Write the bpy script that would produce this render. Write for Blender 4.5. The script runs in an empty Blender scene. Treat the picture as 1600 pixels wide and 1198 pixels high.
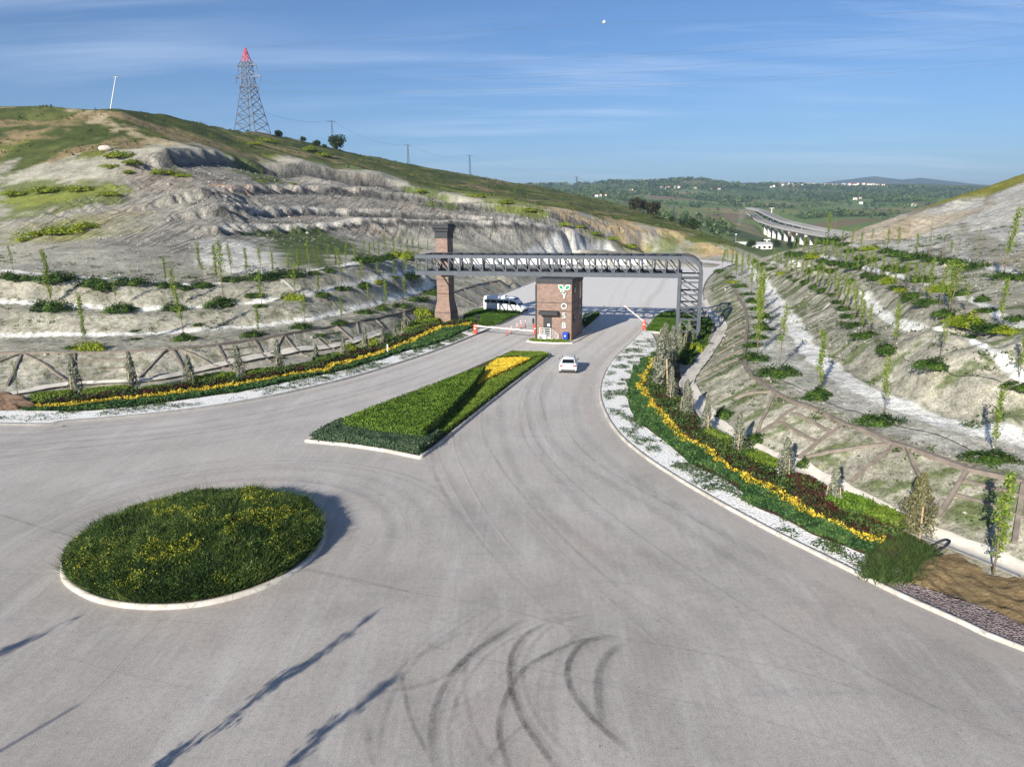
import bpy, bmesh, math, random
import numpy as np
from mathutils import Vector, Matrix
from mathutils.geometry import delaunay_2d_cdt, tessellate_polygon

SC = bpy.context.scene
COL = SC.collection
R = math.radians

# ------------------------------------------------------------------ camera
CAM_H, PITCH, ROLL, FPX = 15.5, R(13.3), R(0.5), 1110.0
cd = bpy.data.cameras.new('camera')
cam = bpy.data.objects.new('camera', cd); COL.objects.link(cam)
cd.sensor_width = 36; cd.lens = FPX / 1600 * 36; cd.clip_start = .5; cd.clip_end = 30000
cam.matrix_world = (Matrix.Translation((0, 0, CAM_H)) @ Matrix.Rotation(R(90) - PITCH, 4, 'X')
                    @ Matrix.Rotation(-ROLL, 4, 'Z'))
SC.camera = cam

# ------------------------------------------------------------------ light
SUN_AZ, SUN_EL = R(29), R(21)          # light travels towards +Y, a little to +X
sd = bpy.data.lights.new('sun', 'SUN'); sd.energy = 5.0; sd.angle = R(.53); sd.color = (1, .94, .82)
sun = bpy.data.objects.new('sun', sd); COL.objects.link(sun)
ldir = Vector((math.sin(SUN_AZ) * math.cos(SUN_EL), math.cos(SUN_AZ) * math.cos(SUN_EL), -math.sin(SUN_EL)))
sun.rotation_euler = ldir.to_track_quat('-Z', 'Y').to_euler()
SC.view_settings.view_transform = 'Standard'; SC.view_settings.look = 'None'
SC.view_settings.gamma = 1; SC.view_settings.use_curve_mapping = False
SC.view_settings.exposure = 0.78
SC.cycles.use_denoising = True
SC.cycles.max_bounces = 6; SC.cycles.transparent_max_bounces = 16; SC.cycles.volume_bounces = 0

W = bpy.data.worlds.new('World'); SC.world = W; W.use_nodes = True
nt = W.node_tree; N = nt.nodes; L = nt.links; N.clear()
wo = N.new('ShaderNodeOutputWorld'); bg = N.new('ShaderNodeBackground'); L.new(bg.outputs[0], wo.inputs[0])
sky = N.new('ShaderNodeTexSky'); sky.sky_type = 'NISHITA'; sky.sun_disc = False
sky.sun_elevation = SUN_EL; sky.sun_rotation = SUN_AZ + math.pi
sky.altitude = 0; sky.air_density = 1.0; sky.dust_density = .1; sky.ozone_density = 3.5
bg.inputs[1].default_value = .064
# thin cirrus: a cloud layer far above the place, streaked by the wind
tc = N.new('ShaderNodeTexCoord'); sx = N.new('ShaderNodeSeparateXYZ'); L.new(tc.outputs['Generated'], sx.inputs[0])
def wm(op, a, b=None):
    m = N.new('ShaderNodeMath'); m.operation = op
    for i, v in enumerate((a, b)):
        if v is None: continue
        if isinstance(v, (int, float)): m.inputs[i].default_value = v
        else: L.new(v, m.inputs[i])
    return m.outputs[0]
zz = wm('ADD', wm('MAXIMUM', sx.outputs[2], 0.0), .09)
cx = N.new('ShaderNodeCombineXYZ'); L.new(wm('DIVIDE', sx.outputs[0], zz), cx.inputs[0]); L.new(wm('DIVIDE', sx.outputs[1], zz), cx.inputs[1])
mp = N.new('ShaderNodeMapping'); mp.inputs['Rotation'].default_value = (0, 0, R(-14)); mp.inputs['Scale'].default_value = (.5, 2.6, 1)
mp.inputs['Location'].default_value = (3.3, .9, 0)
L.new(cx.outputs[0], mp.inputs[0])
n1 = N.new('ShaderNodeTexNoise'); n1.inputs['Scale'].default_value = .8; n1.inputs['Detail'].default_value = 9; n1.inputs['Roughness'].default_value = .6; n1.inputs['Distortion'].default_value = .35
L.new(mp.outputs[0], n1.inputs['Vector'])
n2 = N.new('ShaderNodeTexNoise'); n2.inputs['Scale'].default_value = .38; n2.inputs['Detail'].default_value = 3
L.new(cx.outputs[0], n2.inputs['Vector'])
mr = N.new('ShaderNodeMapRange'); mr.inputs[1].default_value = .44; mr.inputs[2].default_value = .74; L.new(n1.outputs[0], mr.inputs[0])
mr2 = N.new('ShaderNodeMapRange'); mr2.inputs[1].default_value = .38; mr2.inputs[2].default_value = .62; L.new(n2.outputs[0], mr2.inputs[0])
cm = wm('MULTIPLY', wm('MULTIPLY', mr.outputs[0], mr2.outputs[0]), .62)
mx = N.new('ShaderNodeMix'); mx.data_type = 'RGBA'; L.new(cm, mx.inputs[0]); L.new(sky.outputs[0], mx.inputs[6]); mx.inputs[7].default_value = (12.5, 11.8, 11.2, 1)
tint = N.new('ShaderNodeMix'); tint.data_type = 'RGBA'; tint.blend_type = 'MULTIPLY'; tint.inputs[0].default_value = 1; L.new(mx.outputs[2], tint.inputs[6]); tint.inputs[7].default_value = (.65, .8, 1.03, 1)
L.new(tint.outputs[2], bg.inputs[0])

# ------------------------------------------------------------------ measuring helpers
def ray(px, py):
    x = (px - 800) / FPX; y = -(py - 599) / FPX
    c, s = math.cos(ROLL), math.sin(ROLL)
    x, y = c * x + s * y, -s * x + c * y
    cp, sp = math.cos(PITCH), math.sin(PITCH)
    return np.array([x, cp + y * sp, -sp + y * cp])
def gz(px, py, z=0.):
    d = ray(px, py); t = (z - CAM_H) / d[2]; return np.array([0, 0, CAM_H]) + t * d
def gy(px, py, Y):
    d = ray(px, py); t = Y / d[1]; return np.array([0, 0, CAM_H]) + t * d
def Z(z, pts): return [gz(x, y, z) for x, y in pts]
def D(pts): return [gy(*p) for p in pts]

# ------------------------------------------------------------------ numpy noise
def _h(ix, iy, seed):
    n = (ix.astype(np.int64) * 374761393 + iy.astype(np.int64) * 668265263 + seed * 974711) & 0xffffffff
    n = ((n ^ (n >> 13)) * 1274126177) & 0xffffffff
    return ((n ^ (n >> 16)) & 0xffff) / 65535.0
def vnoise(x, y, seed=0):
    ix = np.floor(x); iy = np.floor(y); fx = x - ix; fy = y - iy
    fx = fx * fx * fx * (fx * (fx * 6 - 15) + 10); fy = fy * fy * fy * (fy * (fy * 6 - 15) + 10)
    a = _h(ix, iy, seed); b = _h(ix + 1, iy, seed); c = _h(ix, iy + 1, seed); d = _h(ix + 1, iy + 1, seed)
    return (a * (1 - fx) + b * fx) * (1 - fy) + (c * (1 - fx) + d * fx) * fy
def fbm(x, y, oct=4, seed=0, gain=.5):
    s = 0; a = 1.; t = 0
    for i in range(oct):
        s = s + a * vnoise(x * 2 ** i + 17.3 * i, y * 2 ** i - 9.1 * i, seed + i); t += a; a *= gain
    return s / t
def smooth(a, b, x):
    t = np.clip((x - a) / (b - a), 0, 1); return t * t * (3 - 2 * t)
def in_poly(X, Y, poly):
    r = np.zeros(X.shape, bool); n = len(poly)
    for i in range(n):
        x0, y0 = poly[i][:2]; x1, y1 = poly[(i + 1) % n][:2]
        if y0 == y1: continue
        c = ((y0 > Y) != (y1 > Y)) & (X < (x1 - x0) * (Y - y0) / (y1 - y0) + x0); r ^= c
    return r
def dist_line(X, Y, pl, closed=False):
    d = np.full(X.shape, 1e9); n = len(pl)
    for i in range(n if closed else n - 1):
        x0, y0 = pl[i][:2]; x1, y1 = pl[(i + 1) % n][:2]
        dx, dy = x1 - x0, y1 - y0; l2 = dx * dx + dy * dy + 1e-9
        t = np.clip(((X - x0) * dx + (Y - y0) * dy) / l2, 0, 1)
        d = np.minimum(d, np.hypot(X - x0 - t * dx, Y - y0 - t * dy))
    return d
def signed(X, Y, poly):
    d = dist_line(X, Y, poly, True); return np.where(in_poly(X, Y, poly), -d, d)
def resample(pl, n=None, step=None):
    pl = np.asarray(pl, float); seg = np.linalg.norm(np.diff(pl, axis=0), axis=1); s = np.r_[0, np.cumsum(seg)]
    if n is None: n = max(2, int(s[-1] / step) + 1)
    t = np.linspace(0, s[-1], n)
    return np.stack([np.interp(t, s, pl[:, k]) for k in range(pl.shape[1])], 1)
def curve(pl, n=8):
    """Catmull-Rom through the points"""
    P = np.asarray(pl, float); P = np.vstack([2 * P[0] - P[1], P, 2 * P[-1] - P[-2]]); out = []
    for i in range(1, len(P) - 2):
        for t in np.linspace(0, 1, n, endpoint=False):
            p0, p1, p2, p3 = P[i - 1:i + 3]
            out.append(.5 * ((2 * p1) + (-p0 + p2) * t + (2 * p0 - 5 * p1 + 4 * p2 - p3) * t * t + (-p0 + 3 * p1 - 3 * p2 + p3) * t ** 3))
    out.append(P[-2]); return np.array(out)
def offset(pl, d):
    """shift a line sideways (left of its direction is +)"""
    pl = np.asarray(pl, float); t = np.gradient(pl[:, :2], axis=0); t /= np.linalg.norm(t, axis=1)[:, None] + 1e-9
    o = pl.copy(); o[:, 0] -= t[:, 1] * d; o[:, 1] += t[:, 0] * d; return o

# ------------------------------------------------------------------ mesh helpers
def link(name, me, parent=None, loc=None, rotz=0):
    o = bpy.data.objects.new(name, me); COL.objects.link(o)
    if parent is not None: o.parent = parent
    if loc is not None: o.location = loc
    if rotz: o.rotation_euler = (0, 0, rotz)
    return o
def raw_mesh(name, V, faces, mats, smooth_=False, attrs=None, midx=None):
    """faces: list of (n,k) int arrays"""
    V = np.asarray(V, np.float32); me = bpy.data.meshes.new(name)
    faces = [np.asarray(f, np.int32) for f in faces if len(f)]
    nl = sum(f.size for f in faces); npoly = sum(len(f) for f in faces)
    me.vertices.add(len(V)); me.vertices.foreach_set('co', V.ravel())
    me.loops.add(nl); me.loops.foreach_set('vertex_index', np.concatenate([f.ravel() for f in faces]))
    me.polygons.add(npoly)
    tot = np.concatenate([np.full(len(f), f.shape[1], np.int32) for f in faces]); st = np.r_[0, np.cumsum(tot)[:-1]].astype(np.int32)
    me.polygons.foreach_set('loop_start', st); me.polygons.foreach_set('loop_total', tot)
    if smooth_: me.polygons.foreach_set('use_smooth', np.ones(npoly, bool))
    for m in (mats if isinstance(mats, (list, tuple)) else [mats]): me.materials.append(m)
    if midx is not None: me.polygons.foreach_set('material_index', np.asarray(midx, np.int32))
    for k, a in (attrs or {}).items():
        a = np.asarray(a, np.float32)
        if a.ndim == 1:
            at = me.attributes.new(k, 'FLOAT', 'POINT'); at.data.foreach_set('value', a)
        else:
            at = me.attributes.new(k, 'FLOAT_COLOR', 'POINT')
            at.data.foreach_set('color', np.c_[a, np.ones(len(a), np.float32)].astype(np.float32).ravel())
    me.update(calc_edges=True); me.validate(); return me

class MB:
    """collects simple solids into one mesh"""
    def __init__(s): s.v = []; s.f = []; s.m = []; s.mi = 0
    def add(s, V, Fs):
        b = len(s.v); s.v += [tuple(map(float, p)) for p in V]
        for f in Fs: s.f.append([b + i for i in f]); s.m.append(s.mi)
    def box(s, c, d, rz=0, M=None):
        x, y, z = d[0] / 2, d[1] / 2, d[2] / 2
        P = [Vector((a * x, b * y, e * z)) for a in (-1, 1) for b in (-1, 1) for e in (-1, 1)]
        if rz: P = [Matrix.Rotation(rz, 3, 'Z') @ p for p in P]
        if M is not None: P = [M @ p for p in P]
        s.add([p + Vector(c) for p in P], [(0, 1, 3, 2), (4, 6, 7, 5), (0, 4, 5, 1), (2, 3, 7, 6), (0, 2, 6, 4), (1, 5, 7, 3)])
    def bar(s, a, b, w, h=None, up=(0, 0, 1)):
        h = h or w; a = Vector(a); b = Vector(b); t = (b - a).normalized(); u = Vector(up)
        if abs(t.dot(u)) > .98: u = Vector((0, 1, 0))
        sd_ = t.cross(u).normalized() * (w / 2); up_ = sd_.cross(t).normalized() * (h / 2)
        P = [p + i * sd_ + j * up_ for p in (a, b) for i, j in ((-1, -1), (1, -1), (1, 1), (-1, 1))]
        s.add(P, [(3, 2, 1, 0), (4, 5, 6, 7), (0, 1, 5, 4), (1, 2, 6, 5), (2, 3, 7, 6), (3, 0, 4, 7)])
    def tube(s, pts, rad, n=8, cap=True):
        pts = [Vector(p) for p in pts]
        rad = [float(r) for r in rad] if isinstance(rad, (list, tuple)) else [float(rad)] * len(pts)
        V = []; Fs = []
        for i, p in enumerate(pts):
            t = (pts[min(i + 1, len(pts) - 1)] - pts[max(i - 1, 0)]).normalized()
            u = Vector((1, 0, 0)) if abs(t.x) < .9 else Vector((0, 1, 0))
            a = t.cross(u).normalized(); b = t.cross(a).normalized()
            for k in range(n):
                q = 2 * math.pi * k / n; V.append(p + rad[i] * (a * math.cos(q) + b * math.sin(q)))
        for i in range(len(pts) - 1):
            for k in range(n): Fs.append((i * n + k, i * n + (k + 1) % n, (i + 1) * n + (k + 1) % n, (i + 1) * n + k))
        if cap: Fs.append(tuple(range(n))[::-1]); Fs.append(tuple((len(pts) - 1) * n + k for k in range(n)))
        s.add(V, Fs)
    def prism(s, poly, z0, z1):
        n = len(poly); V = [(x, y, z0) for x, y in poly] + [(x, y, z1) for x, y in poly]
        s.add(V, [tuple(range(n))[::-1], tuple(range(n, 2 * n))] + [(i, (i + 1) % n, n + (i + 1) % n, n + i) for i in range(n)])
    def rings(s, rings, cap=True):
        n = len(rings[0]); V = [p for r in rings for p in r]; Fs = []
        for i in range(len(rings) - 1):
            for k in range(n): Fs.append((i * n + k, i * n + (k + 1) % n, (i + 1) * n + (k + 1) % n, (i + 1) * n + k))
        if cap: Fs += [tuple(range(n))[::-1], tuple((len(rings) - 1) * n + k for k in range(n))]
        s.add(V, Fs)
    def build(s, name, mats, parent=None, smooth_=False, loc=None, rotz=0, bevel=0, fix=True):
        me = bpy.data.meshes.new(name); me.from_pydata(s.v, [], s.f)
        for m in (mats if isinstance(mats, (list, tuple)) else [mats]): me.materials.append(m)
        if len(set(s.m)) > 1 or (s.m and s.m[0]): me.polygons.foreach_set('material_index', s.m)
        if smooth_: me.polygons.foreach_set('use_smooth', [True] * len(s.f))
        if fix:
            bm = bmesh.new(); bm.from_mesh(me); bmesh.ops.recalc_face_normals(bm, faces=bm.faces)
            if bevel: bmesh.ops.bevel(bm, geom=[e for e in bm.edges if e.calc_face_angle(0) > .5], offset=bevel, segments=2, affect='EDGES', clamp_overlap=True)
            bm.to_mesh(me); bm.free()
        me.update(); return link(name, me, parent, loc, rotz)

def tag(o, label=None, cat=None, group=None, kind=None):
    if label: o['label'] = label
    if cat: o['category'] = cat
    if group: o['group'] = group
    if kind: o['kind'] = kind
    return o
def thing(name, label, cat, loc=(0, 0, 0), rotz=0, group=None):
    o = bpy.data.objects.new(name, None); COL.objects.link(o); o.empty_display_size = .3
    o.location = loc; o.rotation_euler = (0, 0, rotz); return tag(o, label, cat, group)
def dup(src, loc, rotz=0., scale=None, label=None):
    o = src.copy(); COL.objects.link(o); o.location = loc; o.rotation_euler = (0, 0, rotz)
    if scale is not None: o.scale = scale if isinstance(scale, (tuple, list)) else (scale,) * 3
    if label: o['label'] = label
    for ch in src.children:
        c = ch.copy(); COL.objects.link(c); c.parent = o
        for g in ch.children:
            e = g.copy(); COL.objects.link(e); e.parent = c
    return o

# ------------------------------------------------------------------ materials
class NT:
    def __init__(s, name):
        s.m = bpy.data.materials.new(name); s.m.use_nodes = True; s.t = s.m.node_tree; s.t.nodes.clear()
        s.out = s.n('ShaderNodeOutputMaterial')
    def n(s, typ, **kw):
        nd = s.t.nodes.new(typ)
        for k, v in kw.items(): setattr(nd, k, v)
        return nd
    def l(s, a, b): s.t.links.new(a, b)
    def val(s, sock, v):
        if v is None: return
        if hasattr(v, 'is_output') or isinstance(v, bpy.types.NodeSocket): s.l(v, sock)
        else:
            if isinstance(v, tuple) and len(v) == 3 and sock.type == 'RGBA': v = (*v, 1)
            sock.default_value = v
    def coord(s, scale=(1, 1, 1), rot=(0, 0, 0), kind='Object'):
        tc = s.n('ShaderNodeTexCoord'); mp = s.n('ShaderNodeMapping'); s.l(tc.outputs[kind], mp.inputs[0])
        mp.inputs['Scale'].default_value = scale; mp.inputs['Rotation'].default_value = rot; return mp.outputs[0]
    def noise(s, vec, scale, detail=4, rough=.55, dist=0):
        nd = s.n('ShaderNodeTexNoise'); s.l(vec, nd.inputs['Vector']); nd.inputs['Scale'].default_value = scale
        nd.inputs['Detail'].default_value = detail; nd.inputs['Roughness'].default_value = rough; nd.inputs['Distortion'].default_value = dist; return nd.outputs[0]
    def vor(s, vec, scale, feature='F1', out=0):
        nd = s.n('ShaderNodeTexVoronoi', feature=feature); s.l(vec, nd.inputs['Vector']); nd.inputs['Scale'].default_value = scale; return nd.outputs[out]
    def rng(s, v, a, b, c=0., d=1.):
        nd = s.n('ShaderNodeMapRange'); s.l(v, nd.inputs[0])
        for i, q in enumerate((a, b, c, d)): nd.inputs[i + 1].default_value = q
        return nd.outputs[0]
    def math(s, op, a, b=None):
        nd = s.n('ShaderNodeMath', operation=op); s.val(nd.inputs[0], a); s.val(nd.inputs[1], b); return nd.outputs[0]
    def mix(s, f, a, b, blend='MIX'):
        nd = s.n('ShaderNodeMix', data_type='RGBA', blend_type=blend); s.val(nd.inputs[0], f); s.val(nd.inputs[6], a); s.val(nd.inputs[7], b); return nd.outputs[2]
    def ramp(s, v, stops):
        nd = s.n('ShaderNodeValToRGB'); s.l(v, nd.inputs[0]); e = nd.color_ramp.elements
        while len(e) < len(stops): e.new(.5)
        for el, (p, c) in zip(e, stops): el.position = p; el.color = (*c, 1)
        return nd.outputs[0]
    def attr(s, name, out=2): nd = s.n('ShaderNodeAttribute', attribute_name=name); return nd.outputs[out]
    def bump(s, h, strength=.4, dist=.05):
        nd = s.n('ShaderNodeBump'); s.l(h, nd.inputs['Height']); nd.inputs['Strength'].default_value = strength; nd.inputs['Distance'].default_value = dist; return nd.outputs[0]
    def pbr(s, col, rough=.8, metal=0., normal=None, spec=.3, alpha=None):
        p = s.n('ShaderNodeBsdfPrincipled'); s.val(p.inputs['Base Color'], col); s.val(p.inputs['Roughness'], rough); s.val(p.inputs['Metallic'], metal)
        p.inputs['Specular IOR Level'].default_value = spec
        if normal is not None: s.l(normal, p.inputs['Normal'])
        if alpha is not None: s.val(p.inputs['Alpha'], alpha)
        s.l(p.outputs[0], s.out.inputs[0]); return s.m
def plain(name, col, rough=.6, metal=0., var=.12, scale=3., spec=.4):
    m = NT(name); v = m.coord(); n = m.noise(v, scale, 5)
    c = m.mix(m.rng(n, .3, .7), tuple(x * (1 - var) for x in col), tuple(min(1, x * (1 + var)) for x in col))
    return m.pbr(c, rough, metal, spec=spec)
def leafmat(name, cols, transl=.25, rough=.6):
    m = NT(name); t = m.attr('tint'); c = m.ramp(t, [(i / (len(cols) - 1), k) for i, k in enumerate(cols)])
    p = m.n('ShaderNodeBsdfPrincipled'); m.val(p.inputs['Base Color'], c); p.inputs['Roughness'].default_value = rough; p.inputs['Specular IOR Level'].default_value = .25
    tr = m.n('ShaderNodeBsdfTranslucent'); m.l(c, tr.inputs[0]); mx_ = m.n('ShaderNodeMixShader'); mx_.inputs[0].default_value = transl
    m.l(p.outputs[0], mx_.inputs[1]); m.l(tr.outputs[0], mx_.inputs[2]); m.l(mx_.outputs[0], m.out.inputs[0]); return m.m
def srgb(r, g, b): return tuple(((c / 255 / 12.92) if c <= 10 else ((c / 255 + .055) / 1.055) ** 2.4) for c in (r, g, b))

# ------------------------------------------------------------------ foliage geometry
def leaves(C, size, rng, up=.35, aspect=.55, nrm=None, tint=None, jitter=.35):
    """rhombic leaves at the centres C: verts, quads, tint per vertex"""
    n = len(C); C = np.asarray(C, float); nv = rng.normal(size=(n, 3)); nv[:, 2] += up * 2
    if nrm is not None: nv = nv * .7 + np.asarray(nrm) * 1.4
    nv /= np.linalg.norm(nv, axis=1)[:, None]
    t = np.cross(nv, rng.normal(size=(n, 3))); t /= np.linalg.norm(t, axis=1)[:, None] + 1e-9; b = np.cross(nv, t)
    s = (np.asarray(size) * (1 + jitter * rng.uniform(-1, 1, n)))[:, None]
    V = np.stack([C - t * s * .5, C + b * s * aspect * .5 + nv * s * .06, C + t * s * .5, C - b * s * aspect * .5 + nv * s * .06], 1).reshape(-1, 3)
    Fq = np.arange(4 * n).reshape(n, 4)
    if tint is None: tint = rng.random(n)
    return V, Fq, np.repeat(np.clip(tint, 0, 1), 4)
def blades(B, h, rng, w=.03, lean=.35, tint=None, leandir=(0, 0)):
    n = len(B); B = np.asarray(B, float); a = rng.uniform(0, 2 * np.pi, n); hh = np.asarray(h) * rng.uniform(.6, 1.25, n)
    d = np.stack([np.cos(a), np.sin(a), 0 * a], 1) * (w / 2); le = rng.normal(size=(n, 2)) * lean + np.asarray(leandir)
    T = B + np.stack([le[:, 0] * hh, le[:, 1] * hh, hh], 1); V = np.stack([B - d, B + d, T], 1).reshape(-1, 3)
    if tint is None: tint = rng.random(n)
    return V, np.arange(3 * n).reshape(n, 3), np.repeat(np.clip(tint, 0, 1), 3)
def join_geo(parts):
    """parts: list of (V,F,tint) -> V, [F...], tint"""
    off = 0; Vs = []; Fs = []; Ts = []
    for V, Fq, t in parts: Vs.append(V); Fs.append(Fq + off); Ts.append(t); off += len(V)
    return np.concatenate(Vs), Fs, np.concatenate(Ts)
def fill_poly(poly, n, rng):
    P = np.asarray(poly)[:, :2]; lo = P.min(0); hi = P.max(0); out = np.zeros((0, 2))
    while len(out) < n:
        q = rng.uniform(lo, hi, (n * 2, 2)); out = np.vstack([out, q[in_poly(q[:, 0], q[:, 1], P)]])
    return out[:n]
# ================================================================== THE LIE OF THE LAND
# survey lines: kerbs, drains, bench edges, quarry lips, ridges (world coordinates, metres)
kerbL = Z(0, [(0,664),(100,660),(200,652),(300,641),(400,625),(480,608),(560,588),(640,563),(700,542),(760,517),(790,502),(818,488)])
kerbL = [np.array([-130, 66, 0.]), np.array([-75, 58.5, 0.])] + kerbL
kerbR = Z(0, [(1600,1018),(1500,975),(1400,930),(1300,880),(1200,830),(1100,775),(1050,745),(1000,711),(965,680),(945,650),(935,620),(938,595),(950,570),(968,550),(988,531),(1003,516),(1012,508),(1023,495)])
kerbR = [np.array([34, 6, 0.]), np.array([25, 15.5, 0.])] + kerbR
vanL = Z(0, [(700,489),(743,482),(786,460),(833,441),(860,428),(880,418),(905,411)])       # far edge of the lane the minibus is on
roadR = Z(0, [(1040,487),(1094,474),(1096,455),(1103,438),(1118,424),(1150,411)])
roadF = [gz(905,411), gz(960,406), gz(1010,404), gz(1080,404), gz(1150,404)]
chanL = Z(.2, [(0,622),(30,617),(110,605),(230,597),(290,586),(360,573),(420,562),(480,552),(540,541),(600,524),(655,506),(700,491),(740,479)])
chanR = Z(.2, [(1600,902),(1545,880),(1490,858),(1431,835),(1370,804),(1300,768),(1240,738),(1204,722),(1170,704),(1122,672),(1097,645),(1077,615),(1074,598),(1097,568),(1119,537),(1128,517),(1117,500),(1104,484),(1098,470)])
capL = Z(2.5, [(0,553),(110,552),(198,548),(265,544),(336,536),(400,527),(443,521),(500,511),(560,500),(610,489),(650,478),(700,458),(760,440),(800,433)])
capR = Z(2.8, [(1600,748),(1516,727),(1409,692),(1324,660),(1254,630),(1212,610),(1178,588),(1164,571),(1163,550),(1165,530),(1168,505),(1165,480),(1152,460),(1142,442),(1140,428),(1146,414)])
pathL1 = Z(2.65, [(0,527),(100,526),(200,524),(300,518),(400,511),(485,502),(575,482),(640,463),(690,447)])
def behind(prev, dy, pts):   # a bench line a little farther back than the previous one, at each picture column
    pu = np.array([800 + FPX * p[0] / (p[1] * math.cos(PITCH) - (p[2] - CAM_H) * math.sin(PITCH)) for p in prev]); o = np.argsort(pu)
    return [gy(a, b, float(np.interp(a, pu[o], np.array([p[1] for p in prev])[o])) + dy) for a, b in pts]
lipL2 = behind(pathL1, 3.2, [(0,486),(95,490),(200,494),(280,493),(400,484),(470,472),(540,459),(610,443),(670,430)])
pathL2 = behind(lipL2, 3.0, [(0,474),(95,480),(200,484),(280,483),(400,475),(480,462),(560,446),(620,433),(665,424)])
lipL3 = behind(pathL2, 3.4, [(0,437),(60,436),(120,442),(200,450),(310,453),(400,446),(460,436),(520,425),(570,416),(630,411)])
pathL3 = behind(lipL3, 3.2, [(0,421),(95,431),(200,438),(310,445),(400,437),(450,428),(500,418),(560,409),(620,405),(660,402)])
path1 = Z(3.0, [(1600,693),(1480,662),(1400,632),(1330,603),(1280,565),(1255,535),(1240,507),(1217,477),(1199,453),(1182,436),(1173,421),(1172,409)])
foot2 = Z(3.05, [(1600,672),(1490,645),(1410,612),(1340,583),(1295,555),(1268,528),(1248,503),(1224,473),(1205,450),(1188,434),(1179,420),(1178,409)])
lip2 = Z(5.2, [(1600,616),(1560,604),(1462,580),(1420,564),(1386,552),(1352,530),(1336,512),(1319,490),(1290,470),(1270,457),(1250,445),(1225,434),(1205,424),(1190,414)])
path2 = Z(5.4, [(1600,597),(1560,582),(1470,543),(1400,513),(1365,486),(1340,465),(1310,450),(1280,437),(1250,427),(1225,417),(1205,408)])
lip3 = Z(7.8, [(1600,525),(1555,521),(1513,508),(1476,496),(1448,480),(1425,468),(1395,453),(1360,441),(1320,430),(1290,418),(1262,408),(1236,400)])
path3 = Z(8.0, [(1600,507),(1520,471),(1470,451),(1410,431),(1360,418),(1310,406),(1275,397)])
lipT = [gz(x, y, z) for x, y, z in [(1600,441,9.3),(1560,433,9.3),(1524,421,9.3),(1471,412,9.3),(1431,406,9.3),(1386,396,9.3),(1345,390,9.2),(1310,382,9.0),(1277,382,8.4),(1250,386,7.6),(1227,391,6.6),(1200,399,5.0),(1190,404,3.6)]]
pathT = Z(9.5, [(1600,427),(1524,413),(1471,405),(1431,400),(1386,390),(1345,384),(1320,378)])
A_lip = D([(264,231,205),(300,231,222),(337,234,240),(392,250,258),(440,260,268),(471,253,274),(530,268,280),(595,273,284),(648,292,278),(690,303,270)])
B_lip = D([(320,292,170),(345,289,182),(370,288,194),(434,289,216),(500,290,232),(560,293,243),(603,301,248),(650,303,252),(700,318,250),(760,318,254),(820,322,257),(870,330,258),(919,345,260)])
C_lip = D([(345,318,155),(375,321,168),(406,325,179),(471,322,197),(547,327,212),(600,328,219),(650,334,223),(701,336,227),(760,338,232),(820,345,238)])
D_lip = D([(345,352,138),(390,352,148),(430,352,157),(507,349,172),(564,342,184),(620,344,192),(682,346,200),(740,346,207),(800,346,215),(850,352,224),(900,356,238)])
ridge = D([(-300,150,300),(-150,158,285),(0,163,275),(60,165,272),(120,169,270),(189,170,268),(250,177,285),(300,190,310),(350,203,345),(403,208,375),(440,214,388),(490,224,400),(525,234,416),(580,244,450),(640,258,500),(690,268,550),(735,274,600),(790,284,630),(850,293,650),(900,305,620),(940,313,550),(980,323,470),(1030,338,390),(1080,355,325),(1120,372,290),(1142,384,272),(1156,396,262),(1166,404,255)])
mid = D([(300,212,268),(400,230,312),(471,240,325),(560,256,345),(650,280,345),(720,292,380),(760,302,350),(840,312,360),(900,325,335),(960,338,310),(1000,348,300),(1050,360,288),(1100,376,280)])
hillR = D([(1700,235,140),(1600,271,150),(1550,289,158),(1500,305,165),(1430,327,176),(1380,348,182),(1330,368,188),(1300,378,192)])

def flat_at(pl, dY, dz, k=1.0):   # the flat behind a lip, away from the viewer's side
    out = []
    for p in pl:
        s = math.hypot(p[0], p[1]); out.append(np.array([p[0] * (1 + dY / s), p[1] * (1 + dY / s), p[2] + dz]))
    return out
CP = []
def put(pl, k=.03, mn=1.5):
    P = np.asarray(pl, float)
    for a, b in zip(P[:-1], P[1:]):
        d = np.linalg.norm(b - a); st = max(mn, k * math.hypot(a[0], a[1])); n = max(1, int(d / st))
        for i in range(n): CP.append(a + (b - a) * i / n)
    CP.append(P[-1])
def sink(pl, z): return [np.array([p[0], p[1], z]) for p in pl]
for pl in (kerbL, kerbR, vanL, roadR, roadF): put(sink(pl, -.3))
put(sink(offset(resample(kerbL, 60), .9), -.12)); put(sink(offset(resample(kerbR, 60), -.9), -.12))
put(sink(offset(resample(vanL, 20), .9), .15)); put(sink(offset(resample(roadR, 14), -.9), .15))
for pl in (chanL, chanR, capL, capR, pathL1, pathL2, pathL3, lipL2, lipL3, path1, foot2, lip2, path2, lip3, path3, lipT, pathT): put(pl)
for pl, w in ((B_lip, 7), (C_lip, 5), (D_lip, 6)): put(pl); put(flat_at(pl, w, .25))
put(A_lip); put(flat_at(A_lip, 9, .8)); put(ridge); put(mid); put(hillR)
put(flat_at(ridge, 60, -3)); put(flat_at(ridge, 260, -38))
put(D([(0,380,140),(100,385,127),(200,390,118),(310,402,112),(400,396,122),(480,385,140),(560,380,162),(640,384,180)]))
put(D([(0,340,162),(100,340,156),(200,345,146),(290,352,140)])); put(D([(0,290,195),(100,287,190),(200,290,180),(265,300,178)]))
put(D([(0,230,230),(100,230,226),(180,235,215),(235,232,214)])); put(D([(0,190,252),(100,193,250),(200,200,248)]))
put(D([(700,425,150),(740,412,165),(800,408,190),(870,405,222),(950,401,255),(1003,398,272),(1080,402,262),(1130,404,255)]))
put(D([(690,392,172),(760,390,188),(850,389,215),(930,391,242),(1003,393,276)]))
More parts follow.
